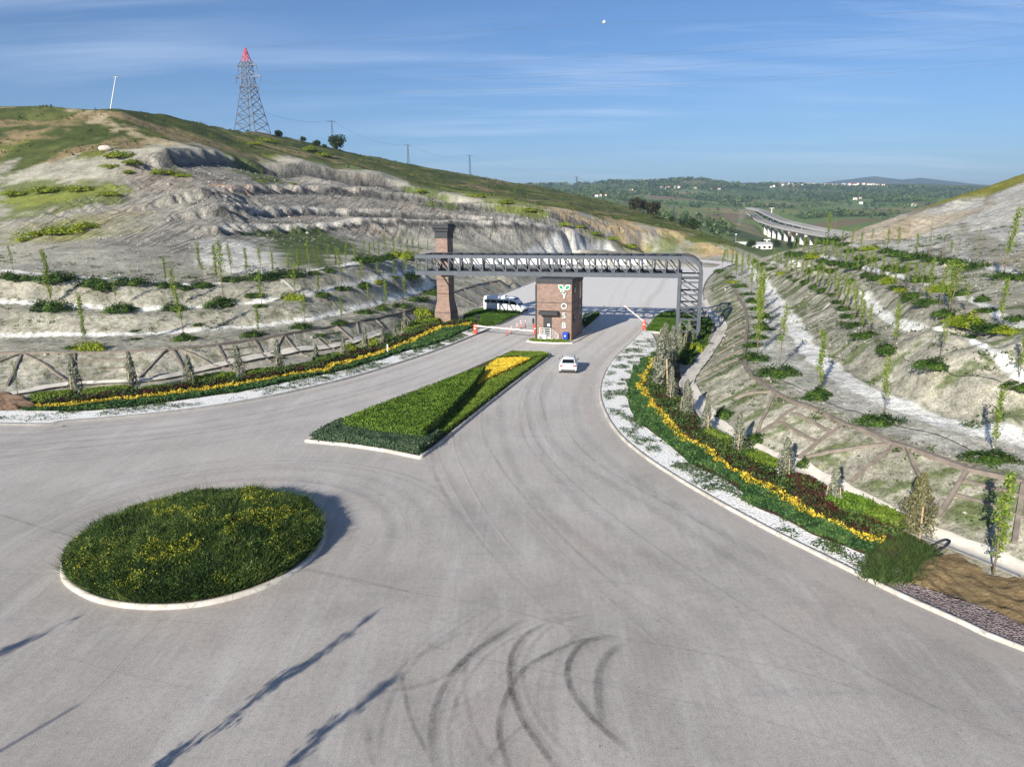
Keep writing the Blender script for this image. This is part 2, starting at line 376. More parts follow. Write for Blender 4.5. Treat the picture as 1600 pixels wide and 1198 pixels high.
for pl, hs in ((A_lip, 4.5), (B_lip, 2.4), (C_lip, 2.4), (D_lip, 1.6)): put(flat_at(pl, -1.5, -hs))
put(D([(840,368,232),(920,372,250),(1000,378,277),(1060,388,275),(1110,396,268)]))
put(D([(919,352,262),(960,356,270),(1003,362,282),(1060,374,283)]))
put(D([(1650,360,95),(1600,352,105),(1500,366,120),(1420,374,137)]))
put(flat_at(hillR[:4], 80, -14)); CP.extend(np.array(q, float) for q in [(115,262,-9),(125,275,-7),(150,300,-7),(130,320,-6),(180,260,-2),(170,340,-8),(220,320,-4)]); put(flat_at(hillR[4:], 55, -26)); put(flat_at(hillR[:5], 220, -22))
# the pass and the valley beyond it
put(D([(1165,398,300),(1185,390,420),(1210,389,470),(1150,391,470),(1250,393,560)]))
put(D([(1080,366,480),(1120,374,520),(1160,378,560),(1200,385,700),(1240,388,760),(1300,384,640)]))
put(flat_at(lipT[8:], 14, -3)); put(flat_at(lipT[8:], 45, -9)); put(D([(1195,372,1090),(1212,379,1010),(1230,384,920),(1260,384,790),(1290,381,700)])); put(D([(1200,341,1260),(1222,349,1130),(1250,354,1010),(1290,362,880)]))
put(D([(980,334,900),(1060,345,800),(1140,352,900),(1185,352,1100)])); put(D([(1000,325,1250),(1100,331,1300),(1166,328,1420),(1250,334,1300),(1330,345,1000),(1400,352,760)]))
put(D([(880,306,1500),(1000,314,1700),(1100,312,1800),(1200,317,1900),(1300,319,1750),(1420,322,1500),(1520,318,1500),(1700,320,1300)]))
put(D([(900,300,2200),(1000,301,2300),(1100,296,2400),(1200,302,2600),(1300,304,2600),(1400,301,2600),(1520,304,2600),(1700,306,2500)]))
put(D([(300,294,2600),(600,292,2600),(860,293,2600),(920,290,2700),(960,288,2700),(1000,287,2800),(1040,284,2700),(1082,280,2700),(1110,283,2800),(1160,288,3000),(1200,290,3300),(1260,289,3400),(1340,288,3400),(1400,287,3300),(1450,288,3300),(1500,290,3400),(1600,292,3600),(1800,292,3600)]))
put(D([(300,310,5000),(900,310,5200),(1300,310,5400),(1900,310,5200)]))
put(D([(300,300,7500),(900,300,7500),(1200,293,7500),(1270,289,7500),(1300,283,7500),(1335,279,7500),(1365,275,7500),(1395,279,7500),(1415,282,7500),(1432,277,7500),(1455,280,7500),(1480,284,7500),(1520,288,7500),(1560,291,7500),(1700,294,7500)]), k=.01)
# outside the picture
for x, y, z in [(-600,-400,0),(0,-400,0),(600,-400,0),(-200,-60,0),(0,-60,-.3),(80,-60,0),(-60,-20,-.3),(0,-10,-.3),(40,-15,-.2),(-30,14,-.3),(-60,25,-.3),(-110,60,-.3),(-150,75,1.5),
                (-110,85,3),(-130,105,8),(-160,130,12),(-220,190,30),(-260,280,62),(-400,400,70),(-700,700,60),(-2000,2000,90),(-4200,4200,120),(-4200,-400,0),(-4200,10400,150),(8600,10400,150),(8600,-400,20),
                (36,24,3),(48,20,8),(60,40,10),(75,55,14),(110,90,26),(170,110,40),(130,40,24),(120,0,18),(300,60,40),(400,200,45),(600,400,30),(1500,900,60),(3000,1500,120),(60,-10,2),(0,9800,100),(3000,9900,150),(-2500,9000,150)]:
    CP.append(np.array([x, y, z], float))
CPa = np.array(CP)
_v, _e, _f, _ov, _, _ = delaunay_2d_cdt([Vector((p[0], p[1])) for p in CPa], [], [], 0, 1e-5)
_vz = np.zeros(len(_v)); 
for i, src in enumerate(_ov):
    _vz[i] = np.mean([CPa[k][2] for k in src]) if src else 0
_vx = np.array([[p[0], p[1]] for p in _v])
class Raster:
    def __init__(s, x0, x1, y0, y1, st):
        s.x0, s.y0, s.st = x0, y0, st; s.nx = int((x1 - x0) / st) + 1; s.ny = int((y1 - y0) / st) + 1
        s.x1 = x0 + (s.nx - 1) * st; s.y1 = y0 + (s.ny - 1) * st
        s.h = np.full((s.ny, s.nx), np.nan)
        for f in _f:
            P = _vx[list(f)]; z = _vz[list(f)]
            i0 = max(0, int(math.ceil((P[:, 0].min() - x0) / st))); i1 = min(s.nx - 1, int((P[:, 0].max() - x0) / st))
            j0 = max(0, int(math.ceil((P[:, 1].min() - y0) / st))); j1 = min(s.ny - 1, int((P[:, 1].max() - y0) / st))
            if i1 < i0 or j1 < j0: continue
            X, Y = np.meshgrid(x0 + np.arange(i0, i1 + 1) * st, y0 + np.arange(j0, j1 + 1) * st)
            a, b, c = P; den = (b[1] - c[1]) * (a[0] - c[0]) + (c[0] - b[0]) * (a[1] - c[1])
            if abs(den) < 1e-9: continue
            w0 = ((b[1] - c[1]) * (X - c[0]) + (c[0] - b[0]) * (Y - c[1])) / den; w1 = ((c[1] - a[1]) * (X - c[0]) + (a[0] - c[0]) * (Y - c[1])) / den; w2 = 1 - w0 - w1
            ok = (w0 >= -1e-6) & (w1 >= -1e-6) & (w2 >= -1e-6); S = s.h[j0:j1 + 1, i0:i1 + 1]; S[ok] = (w0 * z[0] + w1 * z[1] + w2 * z[2])[ok]
        s.h = np.nan_to_num(s.h, nan=0.)
    def blur(s, sig):
        r = int(3 * sig) + 1; k = np.exp(-.5 * (np.arange(-r, r + 1) / sig) ** 2); k /= k.sum(); H = s.h
        for ax in (0, 1):
            Pd = np.pad(H, [(r, r) if i == ax else (0, 0) for i in (0, 1)], 'edge')
            H = sum(k[i] * (Pd[i:i + s.ny] if ax == 0 else Pd[:, i:i + s.nx]) for i in range(2 * r + 1))
        s.h = H
    def at(s, X, Y, h=None):
        h = s.h if h is None else h
        u = np.clip((X - s.x0) / s.st, 0, s.nx - 1.001); v = np.clip((Y - s.y0) / s.st, 0, s.ny - 1.001); i = u.astype(int); j = v.astype(int); u = u - i; v = v - j
        return (h[j, i] * (1 - u) + h[j, i + 1] * u) * (1 - v) + (h[j + 1, i] * (1 - u) + h[j + 1, i + 1] * u) * v
RN = Raster(-190, 290, -60, 720, .75); RN.blur(.8)
RF = Raster(-4200, 8600, -400, 10400, 20.); RF.blur(.7)
RM = Raster(-600, 1000, -200, 2200, 4.); RM.blur(.9)
gyn, gxn = np.gradient(RN.h, RN.st); RN.slope = np.hypot(gxn, gyn)

grassline = [(0,272),(90,256),(165,242),(215,226),(260,229),(340,233),(392,246),(430,250),(480,250),(530,265),(600,268),(650,287),(700,300),(760,306),(830,319),(900,332),(960,346),(1000,351),(1060,368),(1140,390)]
def H0(X, Y):
    X = np.asarray(X, float); Y = np.asarray(Y, float)
    far = RF.at(X, Y) + (fbm(X / 420, Y / 420, 5, 31) - .5) * 26 * smooth(1250, 2300, np.hypot(X, Y)) * (1 - .6 * smooth(4000, 8000, np.hypot(X, Y)))
    md = RM.at(X, Y) + (fbm(X / 420, Y / 420, 5, 31) - .5) * 26 * smooth(1250, 2300, np.hypot(X, Y))
    wm_ = smooth(0, 150, np.minimum.reduce([X - RM.x0, RM.x1 - X, Y - RM.y0, RM.y1 - Y]))
    far = far * (1 - wm_) + md * wm_
    nr = RN.at(X, Y); sl = RN.at(X, Y, RN.slope)
    wn = smooth(0, 30, np.minimum.reduce([X - RN.x0, RN.x1 - X, Y - RN.y0, RN.y1 - Y]))
    # rills washed into the quarry faces, running down them
    lq = quarry_mask(X, Y)
    u = X * .62 + Y * .78; v = -X * .78 + Y * .62
    u2 = u + 5 * (fbm(X / 14, Y / 14, 3, 7) - .5)
    steep = smooth(.16, .5, sl)
    ril = np.abs(vnoise(u2 / 2.0, v / 22, 3) - .5) * 2 + .6 * np.abs(vnoise(u2 / 1.2, v / 16, 5) - .5) * 2
    lqr = lq * (1 - .65 * smooth(-45, -5, X)); nr = nr + lqr * steep * (ril - .75) * .8 + lqr * steep * (np.abs(vnoise(u2 / .8, v / 7, 13) - .5) - .25) * 1.1
    nr = nr + lq * (fbm(X / 9, Y / 9, 4, 11) - .5) * 1.0
    # soft unevenness of the banks, none on the road
    bank = smooth(.0, .6, nr)
    nr = nr + bank * ((fbm(X / 5, Y / 5, 3, 21) - .5) * .3 + (fbm(X / 1.1, Y / 1.1, 2, 23) - .5) * .16) 
    ral = np.abs(vnoise(Y / 1.3 + X * .1, X / 9, 41) - .5)
    nr = nr + bank * smooth(.15, .4, sl) * (1 - lq) * (ral - .25) * .34 * smooth(260, 120, Y)
    nr = nr + smooth(150, 300, Y) * (1 - lq) * (fbm(X / 25, Y / 25, 4, 61) - .5) * 3.0 * smooth(.5, 3, nr) * smooth(60, 30, X)
    return far * (1 - wn) + nr * wn
_qpoly = None
def quarry_mask(X, Y):
    if _qpoly is None: return np.zeros(np.shape(X))
    out = np.zeros(np.shape(X)); near = (X > _qlo[0] - 20) & (X < _qhi[0] + 20) & (Y > _qlo[1] - 20) & (Y < _qhi[1] + 20)
    if near.any(): out[near] = 1 - smooth(-6, 4, signed(X[near], Y[near], _qpoly))
    return out
_q = [gy(0,378,141), gy(100,383,128), gy(200,389,119), gy(310,400,113), gy(400,394,124), gy(480,384,142), gy(560,379,164), gy(640,383,183), gy(760,389,192), gy(850,388,218), gy(930,390,246), gy(1003,392,278)] + \
     [gy(1100,388,280), gy(1040,366,290), gy(960,350,290), gy(900,334,275), gy(830,320,268), gy(760,308,262), gy(700,302,262)] + [np.array(p) for p in flat_at(A_lip, 4, 0)[::-1]] + [gy(215,240,205), gy(150,300,180), (gy(60,330,165)), gy(0,335,163)]
_qpoly = np.array([[p[0], p[1]] for p in _q]); _qlo = _qpoly.min(0); _qhi = _qpoly.max(0)

def hgt(x, y): return float(H0(np.array([x]), np.array([y]))[0])
_far_t = np.concatenate([np.arange(8, 120, .4), np.arange(120, 900, 1.5), np.arange(900, 12000, 12)])
def hit(px, py, off=0.):
    """where the line of sight through a picture point meets the ground"""
    d = ray(px, py); d = d / np.linalg.norm(d); P = np.array([0, 0, CAM_H]) + _far_t[:, None] * d
    below = P[:, 2] < H0(P[:, 0], P[:, 1]) + off; k = int(np.argmax(below)) if below.any() else len(P) - 1
    if k == 0: return P[0]
    a, b = _far_t[k - 1], _far_t[k]; ts = np.linspace(a, b, 24); Q = np.array([0, 0, CAM_H]) + ts[:, None] * d
    bl = Q[:, 2] < H0(Q[:, 0], Q[:, 1]) + off; q = Q[int(np.argmax(bl))] if bl.any() else Q[-1]
    return np.array([q[0], q[1], float(H0(q[:1], q[1:2])[0])])
def depth(p): return p[1] * math.cos(PITCH) - (p[2] - CAM_H) * math.sin(PITCH)
def hpix(p, dpx):  # metres that dpx picture rows span, standing upright at p
    return dpx / FPX * depth(p) / math.cos(PITCH)
def wpoly(pts): return np.array([hit(x, y)[:2] for x, y in pts])

# ------------------------------------------------------------------ the ground mesh: one sheet, finer near the viewer
th = np.concatenate([np.linspace(-180, -47, 40)[:-1], np.linspace(-47, 47, 800), np.linspace(47, 180, 40)[1:-1]])
rr = np.concatenate([np.array([.5, 4, 8, 11]), np.exp(np.linspace(math.log(13), math.log(700), 640)), np.exp(np.linspace(math.log(706), math.log(9900), 230))])
TH, RR = np.meshgrid(np.radians(th), rr); GX = RR * np.sin(TH); GY = RR * np.cos(TH)
GX = np.clip(GX, -4190, 8590); GY = np.clip(GY, -390, 10390)
GZ = H0(GX, GY)
nR, nT = GX.shape

# colour of the soil and the grass on it
def C(*a): return np.array(srgb(*a))
soil = C(169,164,150); soil2 = C(152,148,135); white = C(222,220,215); quar = C(156,151,141); quar2 = C(108,106,102); sand = C(190,164,124)
gr1 = C(68,78,40); gr2 = C(92,98,54); gr3 = C(118,122,56); dirt = C(150,128,100)
x = GX.ravel(); y = GY.ravel(); z = GZ.ravel(); rad = np.hypot(x, y)
def mixc(c, d, m): return c * (1 - m[:, None]) + d * m[:, None]
nA = fbm(x / 6, y / 6, 4, 71); nB = fbm(x / 1.6, y / 1.6, 3, 73); nC = fbm(x / 22, y / 22, 4, 75)
col = np.tile(soil, (len(x), 1)); col = mixc(col, np.tile(soil2, (len(x), 1)), smooth(.4, .65, nA)); col = mixc(col, np.tile(C(170,166,154), (len(x), 1)), smooth(.5, .75, nB) * .5)
def lay(c, m):
    global col
    col = mixc(col, np.tile(c, (len(x), 1)), np.clip(m, 0, 1))
def tracks(pl, w, k=.97, c=white):
    d = dist_line(x, y, resample(pl, 40)); lay(c, k * smooth(w, w * .6, d + (nB - .5) * w * .6))
right = (x > 9) & (y < 175) & (rad < 320); left = (x < 8) & (rad < 330)
# grass streaks running down the right-hand banks
st_ = fbm(y / 1.0 + x * .12, x / 6, 3, 81); dens = smooth(38, 22, x - .12 * y) * .06 + smooth(45, 110, y) * .13
m_ = right * smooth(.60, .66, st_ + dens - .085) * smooth(.5, 1.2, z) * smooth(60, 45, x - .1 * y)
lay(C(82,98,50), m_ * .8)
lay(C(96,104,66), right * smooth(.57, .66, fbm(x / .4, y / .4, 3, 83)) * smooth(.2, .8, z) * smooth(4.2, 2.6, z) * .42)
lay(C(100,106,70), right * smooth(.6, .68, fbm(x / .5, y / .5, 3, 84)) * smooth(.2, .8, z) * .35)
lay(C(92,98,60), left * smooth(.6, .68, fbm(x / .6, y / .6, 3, 85)) * smooth(.2, .8, z) * smooth(9, 6.5, z) * .55)
for pl in (pathL1, pathL2, pathL3): tracks(pl, .55)
for pl, w in ((path1, 1.2), (path2, .42), (path3, .55), (pathT, 1.2)): tracks(pl, w)
lay(C(198,195,188), right * smooth(2.4, 1.2, dist_line(x, y, resample([np.array(p) * .5 + np.array(q) * .5 for p, q in zip(resample(capR, 30), resample(path1, 30))], 60))) * .55)
# quarry and hill
qm = quarry_mask(x, y)
u_ = x * .62 + y * .78; v_ = -x * .78 + y * .62
base_q = quar * 1.0
qs = smooth(.35, .7, fbm((u_ + 5 * (fbm(x / 14, y / 14, 3, 7) - .5)) / 2.2, v_ / 20, 3, 91))
lay(quar, qm); lay(quar2, qm * qs * .35); lay(C(182,176,164), qm * smooth(.55, .72, nC) * .5); lay(C(160,140,122), qm * smooth(.62, .74, fbm(x / 17, y / 17, 3, 95)) * .3)
for pl_, wd_ in ((A_lip, 6.), (B_lip, 3.2), (C_lip, 3.2), (D_lip, 2.2)):  # scarp shade painted as a dark band below each lip
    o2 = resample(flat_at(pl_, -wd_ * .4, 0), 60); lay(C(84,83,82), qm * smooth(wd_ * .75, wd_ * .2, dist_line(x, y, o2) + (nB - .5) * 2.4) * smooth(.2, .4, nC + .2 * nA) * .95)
gl = [hit(a, b) for a, b in grassline]
hp = np.array([[p[0], p[1]] for p in gl] + [[p[0] * 1.9, p[1] * 1.9] for p in ridge[::-1]])
hill = 1 - smooth(-3, 3, signed(x, y, hp) + (nA - .5) * 26)
hcol = mixc(np.tile(gr1, (len(x), 1)), np.tile(gr2, (len(x), 1)), smooth(.35, .65, nC)); hcol = mixc(hcol, np.tile(gr3, (len(x), 1)), smooth(.56, .7, fbm(x / 13, y / 13, 4, 97)) * .6)
hcol = mixc(hcol, np.tile(dirt, (len(x), 1)), smooth(.56, .66, fbm(x / 16, y / 10, 4, 99)) * .7); hcol = mixc(hcol, np.tile(C(60,72,36), (len(x), 1)), smooth(.55, .7, nB) * .5)
hcol = mixc(hcol, np.tile(C(112,120,58), (len(x), 1)), smooth(40, 110, x) * .6)
col = mixc(col, hcol, hill)
def patch(pts, c, k=.85, e=3., sc=4.):
    p = wpoly(pts); lo = p.min(0) - 15; hi = p.max(0) + 15; s = (x > lo[0]) & (x < hi[0]) & (y > lo[1]) & (y < hi[1])
    d = signed(x[s], y[s], p) + (fbm(x[s] / sc, y[s] / sc, 4, 101) - .5) * e * 5; w = k * (1 - smooth(-e, e, d)); col[s] = col[s] * (1 - w[:, None]) + c * w[:, None]
lefthill = [(0,290),(60,282),(160,285),(205,300),(180,318),(90,332),(0,352)]
patch(lefthill, C(98,108,52)); patch([(0,300),(90,300),(150,292),(200,298),(120,312),(0,330)], C(128,134,58), .7)
patch([(20,376),(70,350),(110,340),(165,342),(160,362),(90,380)], C(130,136,58), .8)
patch([(0,352),(100,335),(205,330),(240,350),(170,372),(20,384)], C(150,146,112), .5)
patch([(385,352),(450,350),(520,362),(565,398),(520,420),(450,415),(405,392)], C(72,88,40), .9)
patch([(345,233),(400,248),(440,285),(408,290),(370,268)], C(82,94,44), .85)
patch([(640,288),(690,292),(706,322),(668,322)], C(84,98,44)); patch([(690,292),(780,306),(860,335),(840,345),(760,322)], C(122,130,58), .8)
patch([(920,362),(960,372),(1010,392),(985,394),(930,380)], C(128,134,62), .8)
patch([(925,355),(960,340),(1003,352),(1010,378),(960,368)], sand, .8); patch([(1010,352),(1060,368),(1085,385),(1040,378)], sand, .8); patch([(850,322),(900,332),(925,350),(880,338)], sand, .75); patch([(1070,382),(1120,385),(1140,396),(1100,402)], sand, .85)
patch([(1005,368),(1050,372),(1090,392),(1040,394)], C(86,104,54), .7)
patch([(335,286),(395,288),(410,292),(345,294)], C(196,150,118), .9, 1.5)
patch([(110,172),(150,175),(230,210),(290,226),(260,230),(190,206)], C(166,150,124), .9, 2.)
patch([(300,380),(370,372),(440,400),(420,430),(330,425)], C(206,203,198), .75, 2.)
tracks(flat_at(D_lip, 3, 0), 2.2, .7, C(206,200,190)); tracks(flat_at(C_lip, 2.5, 0), 2.0, .6, C(200,192,182)); tracks(flat_at(B_lip, 3, 0), 2.2, .5, C(200,190,178))
tracks(D([(740,412,165),(800,408,190),(870,405,222),(950,401,255)]), 3.0, .8)
# big bare hill on the right
hr = wpoly([(1320,377),(1420,398),(1524,411),(1640,428)]); hr2 = np.array([[p[0] * 1.25, p[1] * 1.25] for p in hillR[::-1]][::-1])
hrp = np.vstack([hr, hr2]); hm = 1 - smooth(-2, 2, signed(x, y, hrp)); sk = fbm((x - y * .5) / 3, (x * .5 + y) / 30, 4, 111)
lay(C(156,152,140), hm); lay(C(192,189,182), hm * smooth(.5, .66, sk + .12 * smooth(30, 5, np.abs(z - 12))) * .8); lay(C(182,160,124), hm * smooth(.58, .7, fbm(x / 20, y / 20, 3, 113)) * .5)
lay(C(132,130,62), hm * smooth(11, 5, dist_line(x, y, hillR) - 6 * nA) * smooth(14.5, 18, z))
# valley and the hills beyond: fields, scrub, hamlets' ground
fw = smooth(285, 340, y + .35 * np.abs(x) * (x > 60)) * np.where(x < 60, smooth(1.5, 1.9, 0 * x + 1.7), 1) * (1 - hill) * (1 - hm)
fw = np.where((y > 300) & (hill < .5) & (hm < .5), 1., fw)
gxc = x + 60 * (fbm(x / 160, y / 160, 3, 121) - .5); gyc = y + 60 * (fbm(x / 160, y / 160, 3, 123) - .5)
cell = _h(np.floor(gxc / 90 + .5 * np.floor(gyc / 130)), np.floor(gyc / 130), 125)
fcol = np.tile(C(112,128,84), (len(x), 1))
for lo_, hi_, c in ((.0, .22, C(104,122,66)), (.22, .36, C(78,106,52)), (.36, .46, C(148,130,96)), (.46, .53, C(128,102,82)), (.53, .7, C(98,104,62)), (.7, .8, C(122,128,72))):
    fcol = mixc(fcol, np.tile(c, (len(x), 1)), ((cell >= lo_) & (cell < hi_)) * .75)
fcol = mixc(fcol, np.tile(C(62,78,46), (len(x), 1)), smooth(.55, .63, fbm(x / 130, y / 130, 5, 127)) * .9)
fcol = mixc(fcol, np.tile(C(108,118,70), (len(x), 1)), smooth(1000, 500, rad) * .7)
fcol = mixc(fcol, np.tile(C(60,76,50), (len(x), 1)), smooth(2350, 2600, rad) * .5)
col = mixc(col, fcol, fw)
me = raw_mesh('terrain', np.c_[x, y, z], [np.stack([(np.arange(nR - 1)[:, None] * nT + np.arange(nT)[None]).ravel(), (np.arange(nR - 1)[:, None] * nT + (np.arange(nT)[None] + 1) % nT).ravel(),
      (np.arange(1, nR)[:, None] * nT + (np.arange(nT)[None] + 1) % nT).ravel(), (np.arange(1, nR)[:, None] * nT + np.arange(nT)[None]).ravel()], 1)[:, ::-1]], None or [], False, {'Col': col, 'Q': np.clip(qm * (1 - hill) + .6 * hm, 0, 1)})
m = NT('earth'); v = m.coord(); c0 = m.attr('Col', 0)
nf = m.noise(v, 2.2, 8, .65); ng = m.noise(v, .23, 6, .6); nh = m.noise(v, 9, 4, .7)
c1 = m.mix(1., c0, m.ramp(nf, [(.28, (.5, .5, .49)), (.5, (1, 1, 1)), (.72, (1.4, 1.4, 1.4))]), 'MULTIPLY')
c1 = m.mix(1., c1, m.ramp(ng, [(.3, (.74, .74, .74)), (.7, (1.22, 1.22, 1.2))]), 'MULTIPLY')
c1 = m.mix(1., c1, m.ramp(m.noise(v, .75, 6, .7), [(.3, (.8, .8, .79)), (.5, (1, 1, 1)), (.7, (1.18, 1.18, 1.17))]), 'MULTIPLY')
c1 = m.mix(1., c1, m.ramp(nh, [(.3, (.5, .5, .48)), (.5, (1, 1, 1)), (.7, (1.42, 1.42, 1.42))]), 'MULTIPLY')
qa = m.attr('Q', 2); vq = m.coord((1.1, .07, .3), (0, 0, R(-51.5))); nq = m.noise(vq, 1., 7, .7, .3)
c1 = m.mix(qa, c1, m.mix(1., c1, m.ramp(nq, [(.34, (.34, .34, .34)), (.5, (1, 1, 1)), (.66, (1.25, 1.25, 1.24))]), 'MULTIPLY'))
hb = m.math('ADD', m.math('ADD', m.math('MULTIPLY', nf, .6), m.math('MULTIPLY', nh, .3)), m.math('MULTIPLY', m.math('MULTIPLY', nq, qa), 3.))
me.materials.append(m.pbr(c1, .95, normal=m.bump(hb, .8, .25), spec=.1))
terrain = tag(link('terrain', me), kind='structure')
# ================================================================== ROADS, KERBS, BEDS
RG = np.random.default_rng(7)
concrete = plain('concrete', srgb(196,190,180), .85, var=.16, scale=1.7, spec=.2)
concrete_old = plain('old_concrete', srgb(178,172,163), .9, var=.2, scale=1.1, spec=.2)
# --- road surface
m = NT('dusty_asphalt'); v = m.coord(); vs = m.coord((1, .12, 1), (0, 0, R(-14))); vs2 = m.coord((.16, 1, 1), (0, 0, R(-20)))
n1 = m.noise(v, .16, 6, .6); n2 = m.noise(vs, .9, 6, .65); n3 = m.noise(v, 4.5, 7, .75); n4 = m.noise(vs2, 1.1, 5, .6); n5 = m.noise(v, 26, 3, .7)
c = m.mix(m.rng(n1, .3, .7), srgb(154,148,142), srgb(180,173,166))
c = m.mix(m.rng(n2, .5, .72, 0, .5), c, srgb(192,188,183)); c = m.mix(m.rng(n4, .55, .75, 0, .4), c, srgb(142,140,143))
c = m.mix(m.rng(m.noise(v, .09, 4, .5), .5, .66, 0, .5), c, srgb(176,164,155))
sy = m.n('ShaderNodeSeparateXYZ'); m.l(v, sy.inputs[0]); c = m.mix(m.rng(sy.outputs[1], 26, 130, 0, .85), c, srgb(222,218,213))   # paler dust lies beyond the gate
n6 = m.noise(m.coord((1, .07, 1), (0, 0, R(-12))), 5., 6, .75); c = m.mix(1., c, m.ramp(n6, [(.3, (.92, .92, .93)), (.5, (1, 1, 1)), (.7, (1.06, 1.06, 1.06))]), 'MULTIPLY'); c = m.mix(1., c, m.ramp(n3, [(.22, (.76, .76, .77)), (.5, (1, 1, 1)), (.8, (1.16, 1.16, 1.15))]), 'MULTIPLY')
c = m.mix(1., c, m.ramp(n5, [(.3, (.55, .55, .55)), (.5, (1, 1, 1)), (.72, (1.32, 1.32, 1.3))]), 'MULTIPLY')
dk = m.vor(v, 1.3); c = m.mix(m.rng(dk, .035, .06, .6, 0), c, srgb(92,86,80)); n7 = m.noise(v, .33, 7, .72, .6); c = m.mix(m.rng(n7, .56, .72, 0, .3), c, srgb(198,190,181)); c = m.mix(m.rng(n7, .44, .3, 0, .22), c, srgb(130,125,121))
road_m = m.pbr(c, .93, normal=m.bump(m.math('ADD', m.math('MULTIPLY', n3, .5), n5), .35, .03), spec=.12)
def mark_mat(name, col, sc=1.2):
    m = NT(name); v = m.coord(); a = m.attr('a', 2); n = m.noise(v, sc, 6, .7); n2 = m.noise(v, 11, 3, .7)
    al = m.math('MULTIPLY', a, m.math('MULTIPLY', m.rng(n, .32, .62, .25, 1.), m.rng(n2, .3, .6, .55, 1.)))
    return m.pbr(col, .9, spec=.1, alpha=al)
tyre_m = mark_mat('tyre_rubber', srgb(84,82,82)); dust_m = mark_mat('pale_dust', srgb(205,196,186), .5); crack_m = mark_mat('crack', srgb(84,80,78), 2.)
near = [np.array(p, float) for p in [(30,2,0),(0,11,0),(-15,13.5,0),(-30,17,0),(-60,28,0),(-130,45,0)]]
kL = curve(kerbL, 5); kR = curve(kerbR, 5); vL = curve(vanL, 4); rR = curve(roadR, 4)
road_poly = list(kL[:-6]) + list(vL) + roadF[1:-1] + list(rR[::-1]) + list(kR[::-1]) + near
P3 = [Vector((p[0], p[1], 0)) for p in road_poly]; tris = tessellate_polygon([P3])
RV = [np.array(P3)]; RFc = [np.array(tris)]; RMi = [np.zeros(len(tris), int)]; RA = [np.zeros(len(P3))]; _rz = [.005]; _off = [len(P3)]
def ribbon(pl, w, a, mi, fade=True, wob=.0):
    pl = resample(pl, step=.6); n = len(pl)
    if n < 3: return
    if wob: pl = offset(pl, wob * (vnoise(np.arange(n) * .035, np.zeros(n), int(_rz[0] * 1e4)) - .5))
    _rz[0] += .0011; rows = [offset(pl, k * w / 2) for k in (-1, -.35, .35, 1)]; V = np.stack(rows, 1).reshape(-1, 3).copy(); V[:, 2] = _rz[0]
    f = np.minimum(1, np.minimum(np.arange(n), np.arange(n)[::-1]) / max(2., n * .16)) if fade else np.ones(n)
    A = np.stack([f * 0, f * a, f * a, f * 0], 1).ravel()
    i = np.arange(n - 1)[:, None] * 4 + np.arange(3)[None]; Fq = np.stack([i, i + 4, i + 5, i + 1], -1).reshape(-1, 4)[:, ::-1] + _off[0]
    RV.append(V); RFc.append(Fq); RMi.append(np.full(len(Fq), mi)); RA.append(A); _off[0] += len(V)
def zp(x0, y0, k, pts): return curve(Z(0, [(x0 + a / k, y0 + b / k) for a, b in pts]), 8)
for pts, w, a in [([(900,325),(770,350),(650,400),(560,450),(510,510),(470,590),(450,680),(460,760),(490,845),(520,900)], .3, .5),
        ([(620,280),(540,340),(500,400),(490,480),(500,560),(540,660),(600,750),(670,845),(720,900)], .3, .52), ([(930,335),(800,350),(740,400),(715,470),(740,560),(800,640),(870,710),(985,800)], .32, .58),
        ([(950,350),(870,410),(840,480),(835,570),(850,650),(885,720)], .42, .38), ([(560,260),(420,350),(320,420),(260,490),(210,580),(185,680),(190,780),(215,860)], .34, .5),
        ([(60,430),(80,560),(100,650),(150,760),(210,860)], .2, .35), ([(610,470),(595,580),(610,700)], .25, .2), ([(600,640),(480,740),(370,860)], .22, .28),
        ([(-60,560),(100,540),(260,480),(420,330),(520,270)], .3, .25), ([(-90,640),(-60,740),(-40,860)], .24, .3), ([(690,760),(790,800),(880,850)], .3, .2), ([(330,300),(200,380),(60,450)], .35, .22)]:
    ribbon(zp(600, 860, 2.5, pts), w, a, 1)
    base_ = zp(600, 860, 2.5, pts)
    for dd, aa in ((.2, .2), (-1.55, .3), (-1.9, .15)): ribbon(offset(base_, dd), w * .8, a * aa, 1)
for pts, w, a in [([(-900,-60),(-310,80),(0,145),(400,215),(600,265),(750,305),(900,340),(1100,375),(1350,425),(1600,475),(1900,560)], .06, .3), ([(150,370),(400,430),(700,490),(1000,560),(1300,620),(1600,700),(2000,820)], .07, .22),
        ([(-570,0),(-640,70),(-760,170),(-880,290),(-980,390),(-1050,470),(-1160,580)], .045, .5), ([(-1250,420),(-1070,475),(-700,560)], .05, .3)]:
    ribbon(zp(600, 860, 2.5, pts), w, a, 3, False, .12)
for pts, w, a in [([(0,805),(60,824),(120,841)], .07, .6), ([(476,890),(560,908),(640,926)], .07, .5), ([(0,640),(0,690),(60,720),(200,716)], .08, .0), ([(130,985),(230,970),(330,975)], .05, .3)]:
    if a: ribbon(curve(Z(0, pts), 6), w, a, 3, False, .15)
for d in (1.0,): ribbon(offset(kR, d)[4:], 1.6, .55, 2, wob=.6); ribbon(offset(kL, -d)[6:], 1.4, .5, 2, wob=.6)
for d, a in ((2.4, .1), (4.2, .12), (6.6, .11), (8.4, .12), (11.5, .08), (13.2, .1)):
    o = offset(resample(kR, 90), d); o = o[o[:, 1] > 10]; ribbon(o[8:78], .9, a, 1, wob=1.6)
for d, a in ((2.2, .1), (4.0, .13), (5.8, .12), (7.6, .1)):
    ribbon(offset(resample(kL, 90), -d)[20:], .9, a, 1, wob=1.6)
rl = random.Random(5)
